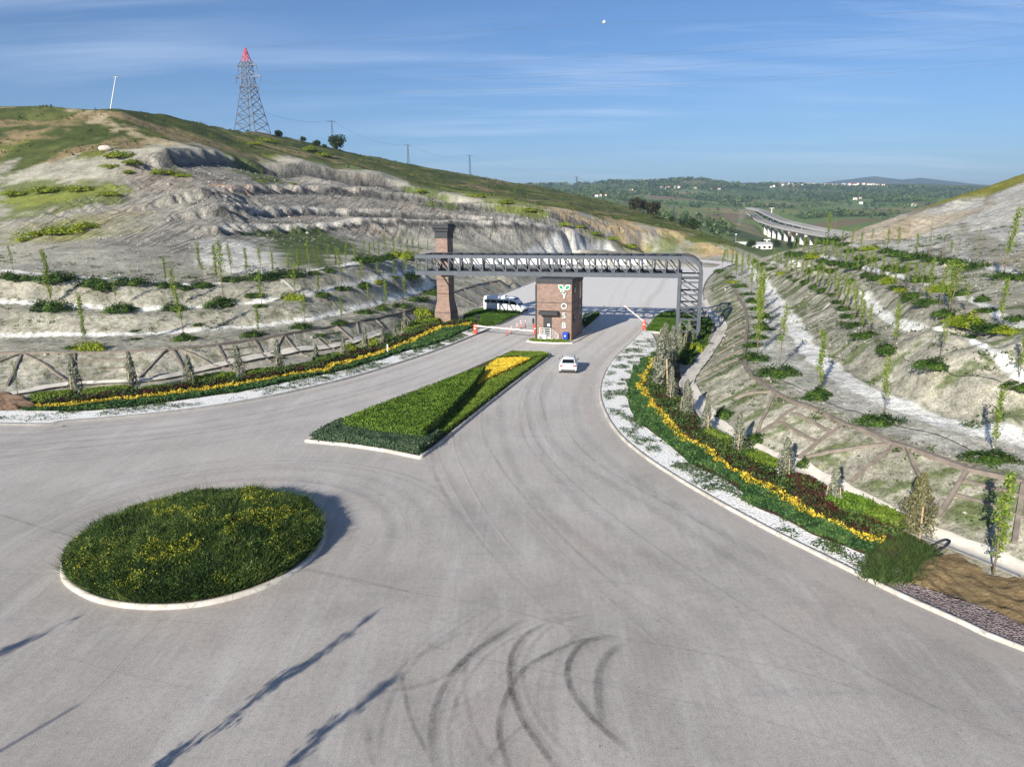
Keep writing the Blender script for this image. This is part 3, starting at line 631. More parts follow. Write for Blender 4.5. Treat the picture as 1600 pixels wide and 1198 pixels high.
for k_ in range(16):
    o = offset(resample(kR, 90), rl.uniform(1.5, 15)); o = o[o[:, 1] > 10]; i0_ = rl.randrange(4, 40); ribbon(o[i0_:i0_ + rl.randrange(16, 42)], rl.uniform(.1, .22), rl.uniform(.14, .3), rl.choice((1, 1, 2)), wob=1.2)
for k_ in range(12):
    o = offset(resample(kL, 90), -rl.uniform(1.5, 11)); i0_ = rl.randrange(18, 60); ribbon(o[i0_:i0_ + rl.randrange(16, 34)], rl.uniform(.12, .24), rl.uniform(.14, .3), rl.choice((1, 1, 2)), wob=1.0)
for k_ in range(9):
    q0_ = rl.uniform(-.8, 2.2); q = np.linspace(q0_, q0_ + rl.uniform(.8, 1.8), 40); r_ = rl.uniform(6.8, 13); ribbon(np.stack([-15 + r_ * np.cos(q), 31.5 + r_ * np.sin(q), 0 * q], 1), rl.uniform(.1, .22), rl.uniform(.14, .28), rl.choice((1, 1, 2)), wob=.6)
for r_, a in ((7.2, .1), (8.9, .13), (10.6, .1)):
    q = np.linspace(-.5, 3.6, 50); ribbon(np.stack([-15 + r_ * np.cos(q), 31.5 + r_ * np.sin(q), 0 * q], 1), .8, a, 1, wob=.9)
for sx_, a in ((0, .09), (1.8, .1), (4.6, .07)):   # lanes beyond the gate
    ribbon(curve([(11 + sx_, 84, 0), (14 + sx_, 105, 0), (20 + sx_ * 1.3, 140, 0), (30 + sx_ * 1.5, 185, 0), (44 + sx_ * 1.5, 230, 0)], 8), .5, a, 1, wob=.4)
ribbon(curve([(19, 100, 0), (24, 125, 0), (31, 150, 0), (42, 190, 0)], 8), 1.8, .3, 2, wob=.8)
me = raw_mesh('road', np.vstack(RV), [np.vstack([f for f in RFc[:1]])] + [np.vstack(RFc[1:])], [road_m, tyre_m, dust_m, crack_m], attrs={'a': np.concatenate(RA)}, midx=np.concatenate(RMi))
tag(link('road', me), kind='structure')

# --- kerbs
def kerb(pl, w=.28, h=.14, side=1, closed=False):
    pl = np.asarray(pl); 
    if closed: pl = np.vstack([pl, pl[:1]])
    o = offset(pl, w * side)
    if closed: o[0] = o[-1] = (o[0] + o[-1]) / 2
    V = []
    for a, b in zip(pl, o): 
        t = a + (b - a) * .14; V += [(a[0], a[1], -.1), (t[0], t[1], h), (b[0], b[1], h), (b[0], b[1], -.1)]
    n = len(pl); i = np.arange(n - 1)[:, None] * 4 + np.arange(3)[None]
    return np.array(V), np.stack([i, i + 1, i + 5, i + 4], -1).reshape(-1, 4)
m = NT('kerb_stone'); v = m.coord(); n = m.noise(v, 1.6, 6, .7); n2 = m.noise(v, 14, 4, .7); w_ = m.vor(v, 1.05, 'DISTANCE_TO_EDGE')
c = m.mix(m.rng(n, .3, .7), srgb(176,168,158), srgb(214,208,199)); c = m.mix(m.rng(w_, 0, .025, .6, 0), c, srgb(110,104,98)); c = m.mix(m.rng(n2, .5, .75, 0, .6), c, srgb(142,132,120)); c = m.mix(m.rng(m.noise(v, .5, 5, .7), .48, .66, 0, .7), c, srgb(150,142,132))
kerb_m = m.pbr(c, .88, normal=m.bump(n2, .4, .02), spec=.2)
kerb_o = plain('grey_kerb', srgb(140,136,132), .9, var=.2, scale=1.5)
for pl, s_ in ((kR, -1), (kL, 1)):
    V, Fq = kerb(resample(pl, step=.8), side=s_); tag(link('kerb', raw_mesh('kerb', V, [Fq], kerb_m if s_ < 0 else kerb_o)), kind='structure')
V, Fq = kerb(resample(vL[2:], step=1.2), side=1); tag(link('kerb', raw_mesh('kerb', V, [Fq], kerb_m)), kind='structure')
V, Fq = kerb(resample(rR, step=1.2), side=-1); tag(link('kerb', raw_mesh('kerb', V, [Fq], kerb_m)), kind='structure')
# --- drainage channels
def channel(pl, w, name, z0=.05):
    pl = resample(curve(pl, 4), step=.7); g = H0(pl[:, 0], pl[:, 1]); V = []
    for k, dz in ((-1, .10), (-.62, .11), (-.45, -.02), (.45, -.02), (.62, .11), (1, .10)):
        o = offset(pl, k * w / 2); o[:, 2] = np.maximum(g, H0(o[:, 0], o[:, 1])) * 1.0 + dz + z0; V.append(o)
    V = np.stack(V, 1).reshape(-1, 3); n = len(pl); i = np.arange(n - 1)[:, None] * 6 + np.arange(5)[None]
    tag(link(name, raw_mesh(name, V, [np.stack([i, i + 6, i + 7, i + 1], -1).reshape(-1, 4)[:, ::-1]], concrete, True)), kind='structure')
channel(chanL[:10], 1.0, 'drainage_channel'); channel(chanR, 1.35, 'drainage_channel')
def drain(pts, w=.4, name='drainage_channel'):
    P = resample([hit(*p) for p in pts], step=.8); o = [offset(P, k * w / 2) for k in (-1, 1)]
    for q in o: q[:, 2] = H0(q[:, 0], q[:, 1]) + .12
    V = np.stack(o, 1).reshape(-1, 3); i = np.arange(len(P) - 1) * 2
    tag(link(name, raw_mesh(name, V, [np.stack([i, i + 1, i + 3, i + 2], -1)], concrete)), kind='structure')
for pts in ([(436,437),(452,448),(472,464)], [(548,449),(572,462),(598,478)], [(597,412),(615,419),(632,428)], [(1122,509),(1145,502),(1173,492)], [(1170,419),(1150,428),(1104,476)][:2], [(1104,475),(1120,468),(1148,452)], [(1255,497),(1282,488),(1298,474)]): drain(pts)

# --- strips of gravel and planting along the kerbs
def Pz(z, pts): return curve(Z(z, pts), 6)
GL = Pz(.25, [(0,641),(62,641),(140,641),(225,632),(309,621),(394,608),(434,599),(519,582),(561,571),(631,549),(687,535),(716,521),(741,511)])
YL = Pz(.4, [(58,637),(127,633),(160,628),(197,626),(281,615),(352,607),(406,597),(462,587),(513,579),(524,571),(558,566),(575,558),(612,548),(645,534),(687,514),(713,511),(741,505)])
GRl = Pz(.2, [(1030,545),(1016,556),(1003,565),(987,585),(981,613),(985,640),(1005,664),(1041,691),(1083,726),(1125,745),(1161,770),(1178,790),(1229,812),(1271,835),(1319,852),(1352,866),(1400,872)])
YR = Pz(.4, [(1018,560),(1008,578),(1001,592),(1001,613),(1021,641),(1040,664),(1069,689),(1097,703),(1111,719),(1147,739),(1167,751),(1181,758),(1234,787),(1243,798),(1285,815),(1319,825),(1341,838),(1378,853)])
BR = Pz(.3, [(1060,560),(1063,590),(1062,619),(1072,652),(1114,678),(1153,705),(1209,730),(1240,748),(1271,763),(1307,787),(1361,803),(1403,822),(1431,842)])
def sheet(name, A, B, mat, zA, zB, n=160, kk=6, kind='structure', rough=.03, seed=1):
    A = resample(A, n); B = resample(B, n); T = np.linspace(0, 1, kk)[None, :, None]; V = A[:, None] * (1 - T) + B[:, None] * T
    V[..., 2] = zA * (1 - T[..., 0]) + zB * T[..., 0] + rough * (fbm(V[..., 0] * 2, V[..., 1] * 2, 2, seed) - .5); V = V.reshape(-1, 3)
    i = np.arange(n - 1)[:, None] * kk + np.arange(kk - 1)[None]; Fq = np.stack([i, i + 1, i + kk + 1, i + kk], -1).reshape(-1, 4)
    return tag(link(name, raw_mesh(name, V, [Fq], mat, True)), kind=kind)
m = NT('white_gravel'); v = m.coord(); d1 = m.vor(v, 9); d2 = m.vor(v, 17); rc = m.vor(v, 9, out=1); n = m.noise(v, .8, 5, .6)
c = m.ramp(d1, [(.0, srgb(250,249,246)), (.55, srgb(242,240,236)), (.72, srgb(218,215,209)), (.9, srgb(160,156,148))]); c = m.mix(m.rng(d2, .5, .75, 0, .4), c, srgb(150,145,136)); c = m.mix(m.rng(n, .58, .75, 0, .5), c, srgb(186,180,168))
gravel_m = m.pbr(c, .9, normal=m.bump(m.math('SUBTRACT', 1., d1), .5, .06), spec=.2)
m = NT('bed_soil'); v = m.coord(); n = m.noise(v, 3, 7, .7); c = m.mix(m.rng(n, .3, .7), srgb(62,54,40), srgb(98,86,66)); bedsoil_m = m.pbr(c, .95, normal=m.bump(n, .8, .1), spec=.1)
kRi = offset(kR, -.27); kLi = offset(kL, .27)
sel = kRi[(kRi[:, 1] > 27.6) & (kRi[:, 1] < 100)]; 
sheet('gravel_strip', sel, np.vstack([[gz(1420,896,.2)], GRl[::-1]]), gravel_m, .13, .2)
sheet('planting_bed_soil', GRl, np.array(BR), bedsoil_m, .17, .3, kk=12)
kk_ = kLi[kLi[:, 0] > -62]; kk_ = kk_[kk_[:, 1] < 104]
sheet('gravel_strip', kk_[:-1], np.vstack([[gz(-250, 641, .25)], GL]), gravel_m, .13, .22)
BL = offset(resample(GL[4:], 80), 4.2)
sheet('planting_bed_soil', GL[4:], BL, bedsoil_m, .19, .3, kk=10)

def band(A, v0, v1, B, n, rng, u0=0., u1=1.):
    """random points between lines A and B (fractions v0..v1)"""
    A = resample(A, 200); B = resample(B, 200); u = rng.uniform(u0, u1, n) * 198; i = u.astype(int); f = (u - i)[:, None]
    a = A[i] * (1 - f) + A[i + 1] * f; b = B[i] * (1 - f) + B[i + 1] * f; t = rng.uniform(v0, v1, n)[:, None]; return a + (b - a) * t, u / 198
cover_m = leafmat('ground_cover_leaf', [srgb(34,58,34), srgb(54,86,48), srgb(76,108,58), srgb(98,124,66)])
yellow_m = leafmat('yellow_petals', [srgb(198,166,40), srgb(226,196,58), srgb(240,216,94)], .2)
red_m = leafmat('dark_red_leaf', [srgb(40,22,24), srgb(66,32,34), srgb(88,46,42), srgb(60,62,36)])
weed_m = leafmat('weed_leaf', [srgb(44,62,34), srgb(66,88,44), srgb(92,108,54)])
box_m = leafmat('box_leaf', [srgb(58,82,26), srgb(86,110,36), srgb(110,132,46), srgb(134,150,62)])
boxd_m = leafmat('dark_box_leaf', [srgb(46,72,20), srgb(72,102,28), srgb(98,126,40), srgb(120,146,54)])
rose_m = leafmat('rosemary_leaf', [srgb(36,58,44), srgb(54,80,58), srgb(78,98,72), srgb(104,108,84)])
grass_m = leafmat('grass_blade', [srgb(44,70,22), srgb(68,100,32), srgb(94,124,44)])
core_m = plain('hedge_core', srgb(34,46,22), .95, var=.3, scale=6)
def stuff(name, parts, mats, label, cat):
    """parts: list of (V,F,tint,matindex)"""
    V, Fs, t = join_geo([p[:3] for p in parts]); mi = np.concatenate([np.full(len(p[1]), p[3]) for p in parts])
    o = link(name, raw_mesh(name, V, Fs, mats, attrs={'tint': t}, midx=mi)); return tag(o, label, cat, kind='stuff')
def low_cover(A, v0, v1, B, n, h, size, rng, z=.2, u0=0, u1=1, clump=.6, up=.5, edge=0):
    P, u = band(A, v0, v1, B, n, rng, u0, u1); f = fbm(P[:, 0] / clump, P[:, 1] / clump, 3, int(rng.integers(999))); P[:, 2] = z + h * (.25 + 1.1 * f) * rng.uniform(.35, 1.1, n)
    if edge: P[:, 0] += edge * (fbm(P[:, 0] * .8, P[:, 1] * .8, 2, 5) - .5); P[:, 1] += edge * (fbm(P[:, 0] * .8 + 9, P[:, 1] * .8, 2, 6) - .5)
    return leaves(P, size, rng, up=up, tint=np.clip(.25 + (f - .3) * 1.2 + rng.normal(0, .18, n), 0, 1))
YR2 = offset(YR, .6); YL2 = offset(YL, .8); YR4 = offset(YR, 2.5); YL4 = offset(YL, 2.3)
stuff('ground_cover', [low_cover(GRl[:-4], .0, 1.08, YR, 52000, .32, .17, RG, edge=.9) + (0,)], cover_m, 'band of low green ground cover between the white gravel and the yellow flowers, right of the road', 'ground cover')
stuff('yellow_flower_border', [low_cover(YR, -.1, 1.1, YR2, 9500, .36, .12, RG, z=.25, up=.8, edge=1.1, clump=.35) + (0,), low_cover(YR, -.3, 1.3, YR2, 7500, .34, .13, RG, z=.2, clump=.35) + (1,)], [yellow_m, cover_m], 'winding border of yellow flowers along the right planting bed', 'flower border')
stuff('red_barberry_border', [low_cover(YR2, -.05, 1.0, YR4, 11000, .5, .15, RG, z=.25, clump=1.0, edge=.8) + (0,), low_cover(YR2, .0, 1.2, YR4, 20000, .66, .18, RG, z=.2, clump=1.4) + (1,)], [red_m, weed_m], 'dark red shrub border behind the yellow flowers, right of the road', 'shrub border')
stuff('ground_cover', [low_cover(GL[3:], .0, 1.05, YL, 48000, .36, .2, RG, edge=.8) + (0,)], cover_m, 'band of low green ground cover between the white gravel and the yellow flowers, left of the road', 'ground cover')
stuff('yellow_flower_border', [low_cover(YL, -.1, 1.1, YL2, 11000, .4, .15, RG, z=.3, up=.6, edge=1.1, clump=.4) + (0,), low_cover(YL, -.3, 1.3, YL2, 8000, .38, .16, RG, z=.2, clump=.4) + (1,)], [yellow_m, cover_m], 'winding border of yellow and orange flowers along the left planting bed', 'flower border')
stuff('red_barberry_border', [low_cover(YL2, -.05, 1.0, YL4, 11000, .6, .2, RG, z=.3, clump=1.0) + (0,), low_cover(YL2, .0, 1.2, YL4, 17000, .8, .22, RG, z=.2, clump=1.4) + (1,)], [red_m, weed_m], 'dark red shrub border behind the yellow flowers, left of the road', 'shrub border')
def tufts(n, A, B, rng, u0=0, u1=1, v0=.05, v1=1., thr=.5, sc=3., size=.15, k=11):
    P, u = band(A, v0, v1, B, n, rng, u0, u1); P = P[fbm(P[:, 0] / sc, P[:, 1] / sc, 3, 77) > thr]; Q = np.repeat(P, k, 0); Q[:, :2] += rng.normal(0, .13, (len(Q), 2)); Q[:, 2] = .2 + rng.uniform(0, .14, len(Q))
    return leaves(Q, size, rng, up=.8)
stuff('weeds', [tufts(3600, sel, GRl[::-1], RG, thr=.5, v0=.08, k=6, size=.12, sc=1.6) + (0,)], weed_m, 'scattered green weeds growing in the white gravel right of the road', 'weeds')
stuff('weeds', [tufts(2200, kk_, GL, RG, thr=.53, size=.14, u0=.1, k=6, sc=1.8) + (0,)], weed_m, 'scattered green weeds growing in the white gravel left of the road', 'weeds')

# --- hedges
def hedge(poly, z0, h, mat, label, n, size=.14, name='hedge', cat='hedge', rng=RG, rag=.12, core=.84, group=None, blade=False, top_only=False):
    P = np.asarray(poly, float)[:, :2]
    if sum(P[i][0] * P[(i + 1) % len(P)][1] - P[(i + 1) % len(P)][0] * P[i][1] for i in range(len(P))) < 0: P = P[::-1]
    P = np.array(P); c = P.mean(0); per = np.vstack([P, P[:1]]); Pr = resample(np.c_[per, np.zeros(len(per))], 400)[:, :2]; L_ = np.linalg.norm(np.diff(per, axis=0), axis=1).sum()
    area = .5 * abs(sum(P[i][0] * P[(i + 1) % len(P)][1] - P[(i + 1) % len(P)][0] * P[i][1] for i in range(len(P))))
    ns = int(n * L_ * h / (L_ * h + area)); nt_ = n - ns
    T = fill_poly(P, nt_, rng); f = fbm(T[:, 0] * 1.6, T[:, 1] * 1.6, 3, 9); zt = z0 + h * (.93 + rag * 2 * (f - .5)) + rng.normal(0, rag * .18 * h, nt_)
    idx = rng.uniform(0, 398, ns); i = idx.astype(int); fr = (idx - i)[:, None]; S = Pr[i] * (1 - fr) + Pr[i + 1] * fr; zs = z0 + h * rng.uniform(0, 1, ns) ** .8
    tn = Pr[i + 1] - Pr[i]; nr_ = np.c_[tn[:, 1], -tn[:, 0], np.zeros(ns)]; nr_ /= np.linalg.norm(nr_, axis=1)[:, None] + 1e-9
    S = S + nr_[:, :2] * rng.normal(-.02, rag * .5, ns)[:, None]
    parts = [leaves(np.c_[T, zt], size, rng, up=.45, tint=np.clip(.2 + f * .9 + rng.normal(0, .15, nt_) - .1, 0, 1)), leaves(np.c_[S, zs], size, rng, up=.1, nrm=nr_)]
    if blade: parts[0] = blades(np.c_[T, zt - h * .3], np.full(nt_, h * .5), rng, w=.07, lean=.3)
    V, Fs, t = join_geo(parts); mi = [0] * sum(len(p[1]) for p in parts)
    ci = c + (P - c) * (1 - .1 / max(.3, math.sqrt(area / 3.14))); k = len(ci); b = len(V); V = np.vstack([V, np.c_[ci, np.full(k, z0 - .1)], np.c_[ci, np.full(k, z0 + h * core)]]); t = np.r_[t, np.zeros(2 * k)]
    tri = np.array(tessellate_polygon([[Vector((p[0], p[1], 0)) for p in ci]])) + b + k; i = np.arange(k); side = np.stack([b + i, b + (i + 1) % k, b + k + (i + 1) % k, b + k + i], 1)
    o = link(name, raw_mesh(name, V, Fs + [tri, side], [mat, core_m], attrs={'tint': t}, midx=mi + [1] * (len(tri) + k))); return tag(o, label, cat, group)

# wedge-shaped island
wedge = np.array(list(Z(0, [(476,691),(540,697),(600,706),(657,718)])) + list(Z(0, [(690,694),(760,636),(820,589),(857,561),(860,554),(850,550)])) + list(Z(0, [(800,549),(700,592),(600,636)])))
V, Fq = kerb(resample(np.vstack([wedge, wedge[:1]]), step=.5)[:-1], w=.22, h=.2, side=1, closed=True); tag(link('kerb', raw_mesh('kerb', V, [Fq], kerb_m)), kind='structure')
wi = offset(np.vstack([wedge, wedge[:1]]), .2)[:-1]; me = raw_mesh('planting_bed_soil', np.c_[wi[:, :2], np.full(len(wi), .17)], [np.array(tessellate_polygon([[Vector((p[0], p[1], 0)) for p in wi]]))], bedsoil_m); tag(link('planting_bed_soil', me), kind='structure')
hz = .16
hedge(Z(.65, [(488,677),(532,654),(600,663),(688,673),(668,690),(654,699),(600,689),(540,682)]), hz, .55, rose_m, 'dark blue green rosemary hedge across the front of the wedge shaped island', 26000, .16, rag=.2, blade=False)
hedge(Z(1.25, [(536,652),(600,627),(700,590),(740,575),(757,571),(738,598),(700,636),(661,670),(600,662)]), hz, 1.1, boxd_m, 'raised clipped box hedge along the left half of the wedge shaped island', 34000, .13)
hedge(Z(.55, [(664,672),(702,640),(742,602),(775,588),(812,571),(828,563),(852,553),(838,564),(790,598),(750,629),(697,669),(688,672)]), hz, .36, box_m, 'low bright green box hedge along the right edge of the wedge shaped island', 30000, .13)
hedge(Z(.6, [(742,597),(768,566),(778,560),(812,558),(826,560),(808,569),(772,585),(746,599)]), hz, .5, yellow_m, 'patch of yellow flowers in the back part of the wedge shaped island', 9000, .15, name='flower_bed', cat='flower bed')
hedge(Z(.55, [(760,570),(798,549),(846,549),(858,552),(828,558),(812,555),(778,557),(764,568)]), hz, .42, box_m, 'low green hedge at the rounded back end of the wedge shaped island', 9000, .14)

# roundabout
kp = np.array(Z(0, [(60 + a / 3.2, 730 + b / 3.2) for a, b in [(105,530),(130,590),(190,630),(270,670),(400,700),(540,712),(640,712),(800,700),(1000,655),(1210,575),(1370,465),(1440,350),(1430,290),(140,440)]]))[:, :2]
s_, *_ = np.linalg.lstsq(np.c_[2 * kp, np.ones(len(kp))], (kp ** 2).sum(1), rcond=None); RC = s_[:2]; RR0 = math.sqrt(s_[2] + RC @ RC)
an = np.arctan2(kp[:, 1] - RC[1], kp[:, 0] - RC[0]); rk = np.hypot(*(kp - RC).T); o_ = np.argsort(an); an, rk = an[o_], rk[o_]
aq = np.linspace(-math.pi, math.pi, 120, endpoint=False); rq = np.interp(aq, np.r_[an - 2 * math.pi, an, an + 2 * math.pi], np.r_[rk, rk, rk])
for _ in range(6): rq = (np.roll(rq, 1) + rq * 2 + np.roll(rq, -1)) / 4
ring = np.c_[RC[0] + rq * np.cos(aq), RC[1] + rq * np.sin(aq), 0 * aq]
V, Fq = kerb(ring, w=.32, h=.16, side=1, closed=True); tag(link('kerb', raw_mesh('kerb', V, [Fq], kerb_m)), kind='structure')
vv = [np.r_[RC, .55]]; ff = []
for f_, z_ in ((.35, .5), (.7, .36), (.95, .13)): vv += [np.r_[RC + (p[:2] - RC) * f_, z_] for p in ring]
n_ = len(ring); i = np.arange(n_); ff = [np.stack([0 * i, 1 + i, 1 + (i + 1) % n_], 1), np.vstack([np.stack([1 + k * n_ + i, 1 + (k + 1) * n_ + i, 1 + (k + 1) * n_ + (i + 1) % n_, 1 + k * n_ + (i + 1) % n_], 1) for k in (0, 1)])]
tag(link('roundabout_soil', raw_mesh('roundabout_soil', np.array(vv), ff, bedsoil_m, True)), kind='structure')
wild_m = leafmat('wild_grass', [srgb(28,46,20), srgb(48,72,30), srgb(80,104,44), srgb(124,136,76)]); must_m = leafmat('mustard_flower', [srgb(140,150,50), srgb(186,184,52), srgb(222,210,64)], .3)
def roundabout_pts(n, rng, k=.985):
    a = rng.uniform(-math.pi, math.pi, n); q = np.sqrt(rng.uniform(0, 1, n)) * k; r_ = np.interp(a, np.r_[aq, math.pi], np.r_[rq, rq[0]]) * q
    return np.c_[RC[0] + r_ * np.cos(a), RC[1] + r_ * np.sin(a), .13 + .42 * (1 - q ** 2.0)], q
B, q = roundabout_pts(90000, RG, .95); hN = fbm(B[:, 0] * .7, B[:, 1] * .7, 4, 131); tn_ = np.clip(.05 + 1.1 * (fbm(B[:, 0] * 1.1, B[:, 1] * 1.1, 3, 133) - .1) + RG.normal(0, .15, len(B)), 0, 1)
hM = fbm(B[:, 0] * 2.1, B[:, 1] * 2.1, 3, 135); H_ = (.2 + .5 * hN + .6 * hM) * (.75 + .25 * (1 - q ** 4)); g1 = blades(B, H_, RG, .045, .55, tn_)
B2, q2 = roundabout_pts(110000, RG, .975); h2 = fbm(B2[:, 0] * .7, B2[:, 1] * .7, 4, 131); h2m = fbm(B2[:, 0] * 2.1, B2[:, 1] * 2.1, 3, 135); B2[:, 2] += (.2 + .5 * h2 + .6 * h2m) * RG.uniform(.35, 1.0, len(B2)) * (.75 + .25 * (1 - q2 ** 4)); g2 = leaves(B2, .1, RG, up=.3, tint=np.clip(fbm(B2[:, 0] * 1.4, B2[:, 1] * 1.4, 3, 137) * 1.5 - .35 + RG.normal(0, .22, len(B2)), 0, 1))
B3, q3 = roundabout_pts(52000, RG, .96); fm = fbm(B3[:, 0] * .75, B3[:, 1] * .75, 3, 139); s3 = RG.random(len(B3)) < smooth(.44, .68, fm) * .75 + .02; B3 = B3[s3]; h3 = fbm(B3[:, 0] * .7, B3[:, 1] * .7, 4, 131); B3[:, 2] += (.2 + .5 * h3 + .6 * fbm(B3[:, 0] * 2.1, B3[:, 1] * 2.1, 3, 135)) * RG.uniform(.8, 1.15, len(B3)) * (.6 + .4 * (1 - q3[s3] ** 4)); g3 = leaves(B3, .05, RG, up=.6, aspect=.9)
stuff('wild_grass', [g1 + (0,), g2 + (0,), g3 + (1,)], [wild_m, must_m], 'overgrown wild grass and yellow flowers filling the roundabout', 'wild grass')

# lawns beside the gate
def lawn(pts, label, n, z=.2, h=.35):
    P = curve(np.vstack([Z(z, pts), Z(z, pts)[:1]]), 4)[:-1]; me = raw_mesh('lawn_soil', np.c_[P[:, :2], np.full(len(P), z)], [np.array(tessellate_polygon([[Vector((p[0], p[1], 0)) for p in P]]))], bedsoil_m); tag(link('lawn_soil', me), kind='structure')
    T = fill_poly(P, n, RG); f = fbm(T[:, 0] * .8, T[:, 1] * .8, 3, 3); b_ = blades(np.c_[T, np.full(n, z)], np.full(n, h), RG, .09, .4, np.clip(f + RG.normal(0, .2, n), 0, 1))
    o = stuff('lawn_grass', [b_ + (0,)], grass_m, label, 'grass'); 
    V, Fq = kerb(P, w=.2, h=z - .01, side=1 if sum(P[i][0] * P[(i + 1) % len(P)][1] - P[(i + 1) % len(P)][0] * P[i][1] for i in range(len(P))) < 0 else -1, closed=True); tag(link('kerb', raw_mesh('kerb', V, [Fq], kerb_m)), kind='structure')
lawn([(724,494),(742,485),(765,482),(792,483),(813,488),(800,496),(786,503),(768,509),(748,507),(728,501)], 'grass island in front of the white minibus, beside the brick pillar', 22000)
lawn([(1010,516),(1024,497),(1036,490),(1060,489),(1098,497),(1112,506),(1108,525),(1095,548),(1070,566),(1048,560),(1052,540),(1055,522)], 'grass around the foot of the steel portal column', 26000)
lawn([(910,506),(913,494),(930,489),(936,492),(925,502),(914,511)], 'dark strip of grass behind the gatehouse', 5000)
# dirt, purple chippings and weeds at the lower right corner
m = NT('tilled_dirt'); v = m.coord(); n = m.noise(v, 2.2, 8, .75); n2 = m.noise(v, 7, 5, .7); c = m.mix(m.rng(n, .3, .7), srgb(112,94,66), srgb(164,142,106)); c = m.mix(m.rng(n2, .55, .75, 0, .6), c, srgb(186,166,130)); dirt_m = m.pbr(c, .96, normal=m.bump(m.math('ADD', n, m.math('MULTIPLY', n2, .5)), 1., .25), spec=.1)
m = NT('purple_chippings'); v = m.coord(); d1 = m.vor(v, 11); n = m.noise(v, 5, 6, .75); c = m.mix(m.rng(n, .35, .65), srgb(128,112,112), srgb(166,152,148)); c = m.mix(m.rng(d1, .4, .7, 0, .8), c, srgb(84,74,74)); chip_m = m.pbr(c, .92, normal=m.bump(d1, .9, .1), spec=.15)
k0 = kRi[(kRi[:, 1] > 14) & (kRi[:, 1] < 31)]; c1 = Pz(.2, [(1800,1060),(1700,1020),(1600,976),(1530,946),(1455,922),(1420,912)]); c2 = Pz(.3, [(1800,1000),(1700,950),(1600,908),(1545,896),(1515,876),(1491,868),(1464,868),(1437,884),(1424,908)])
sheet('purple_chippings', k0, c1, chip_m, .12, .2, rough=.12); sheet('tilled_dirt', c1, c2, dirt_m, .2, .34, n=120, kk=26, rough=.34, seed=4)
P, u = band(Z(.1, [(1352,905),(1376,912),(1425,912)]), 0, 1, Z(.1, [(1366,850),(1420,842),(1462,866)]), 9500, RG); P[:, :2] += RG.normal(0, .18, (len(P), 2)); P = P[fbm(P[:, 0] * 1.1, P[:, 1] * 1.1, 3, 19) + .25 * (1 - u * 0) * RG.random(len(P)) > .52]; P[:, 2] = .15; h_ = .1 + .5 * fbm(P[:, 0] * 2, P[:, 1] * 2, 2, 4)
stuff('weeds', [blades(P, h_, RG, .04, .5) + (0,)], weed_m, 'clump of tall weeds at the end of the right planting bed, beside the bare dirt', 'weeds')
# ================================================================== GATE, GATEHOUSE, CARS
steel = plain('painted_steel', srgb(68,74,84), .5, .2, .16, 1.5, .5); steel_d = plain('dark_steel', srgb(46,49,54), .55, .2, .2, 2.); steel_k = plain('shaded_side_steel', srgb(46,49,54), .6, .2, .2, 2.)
def brick_mat(name, a, b, mort, rot=0.):
    m = NT(name); geo = m.n('ShaderNodeNewGeometry'); tc = m.n('ShaderNodeTexCoord'); sp = m.n('ShaderNodeSeparateXYZ'); m.l(tc.outputs['Object'], sp.inputs[0])
    cb = m.n('ShaderNodeCombineXYZ'); m.l(m.math('ADD', sp.outputs[0], sp.outputs[1]), cb.inputs[0]); m.l(sp.outputs[2], cb.inputs[1])
    br = m.n('ShaderNodeTexBrick'); m.l(cb.outputs[0], br.inputs[0]); br.inputs['Scale'].default_value = 1.; br.inputs['Brick Width'].default_value = .30; br.inputs['Row Height'].default_value = .1
    br.inputs['Mortar Size'].default_value = .008; br.inputs['Color1'].default_value = (*a, 1); br.inputs['Color2'].default_value = (*b, 1); br.inputs['Mortar'].default_value = (*mort, 1); br.inputs['Bias'].default_value = -.1
    v = m.coord(); n = m.noise(v, .9, 5, .65); n2 = m.noise(m.coord((.4, .4, 3)), 2.2, 5, .7); c = m.mix(1., br.outputs[0], m.ramp(n, [(.3, (.82, .8, .8)), (.7, (1.18, 1.16, 1.14))]), 'MULTIPLY'); c = m.mix(1., c, m.ramp(n2, [(.3, (.8, .78, .77)), (.7, (1.15, 1.15, 1.15))]), 'MULTIPLY')
    return m.pbr(c, .85, normal=m.bump(br.outputs[1], -.4, .02), spec=.2)
brick = brick_mat('brick_cladding', srgb(142,119,109), srgb(116,96,88), srgb(140,130,122))
whitep = plain('white_paint', srgb(236,236,234), .35, var=.04, spec=.5); blackp = plain('black_plastic', srgb(28,29,31), .5, var=.2); glass_d = plain('dark_glass', srgb(22,25,30), .08, var=.2, spec=.8)
redp = plain('orange_red_paint', srgb(232,72,44), .4, var=.08); bluep = plain('blue_plastic', srgb(26,70,176), .4, var=.1); steel_l = plain('stainless_rail', srgb(190,190,190), .35, .6, .06); greenp = plain('sign_green', srgb(0,136,92), .4, var=.05); greenpd = plain('sign_dark_green', srgb(18,82,62), .5, var=.05)
rubber = plain('rubber', srgb(26,26,27), .85, var=.2); chrome = plain('chrome', srgb(180,182,186), .2, .9, .05)

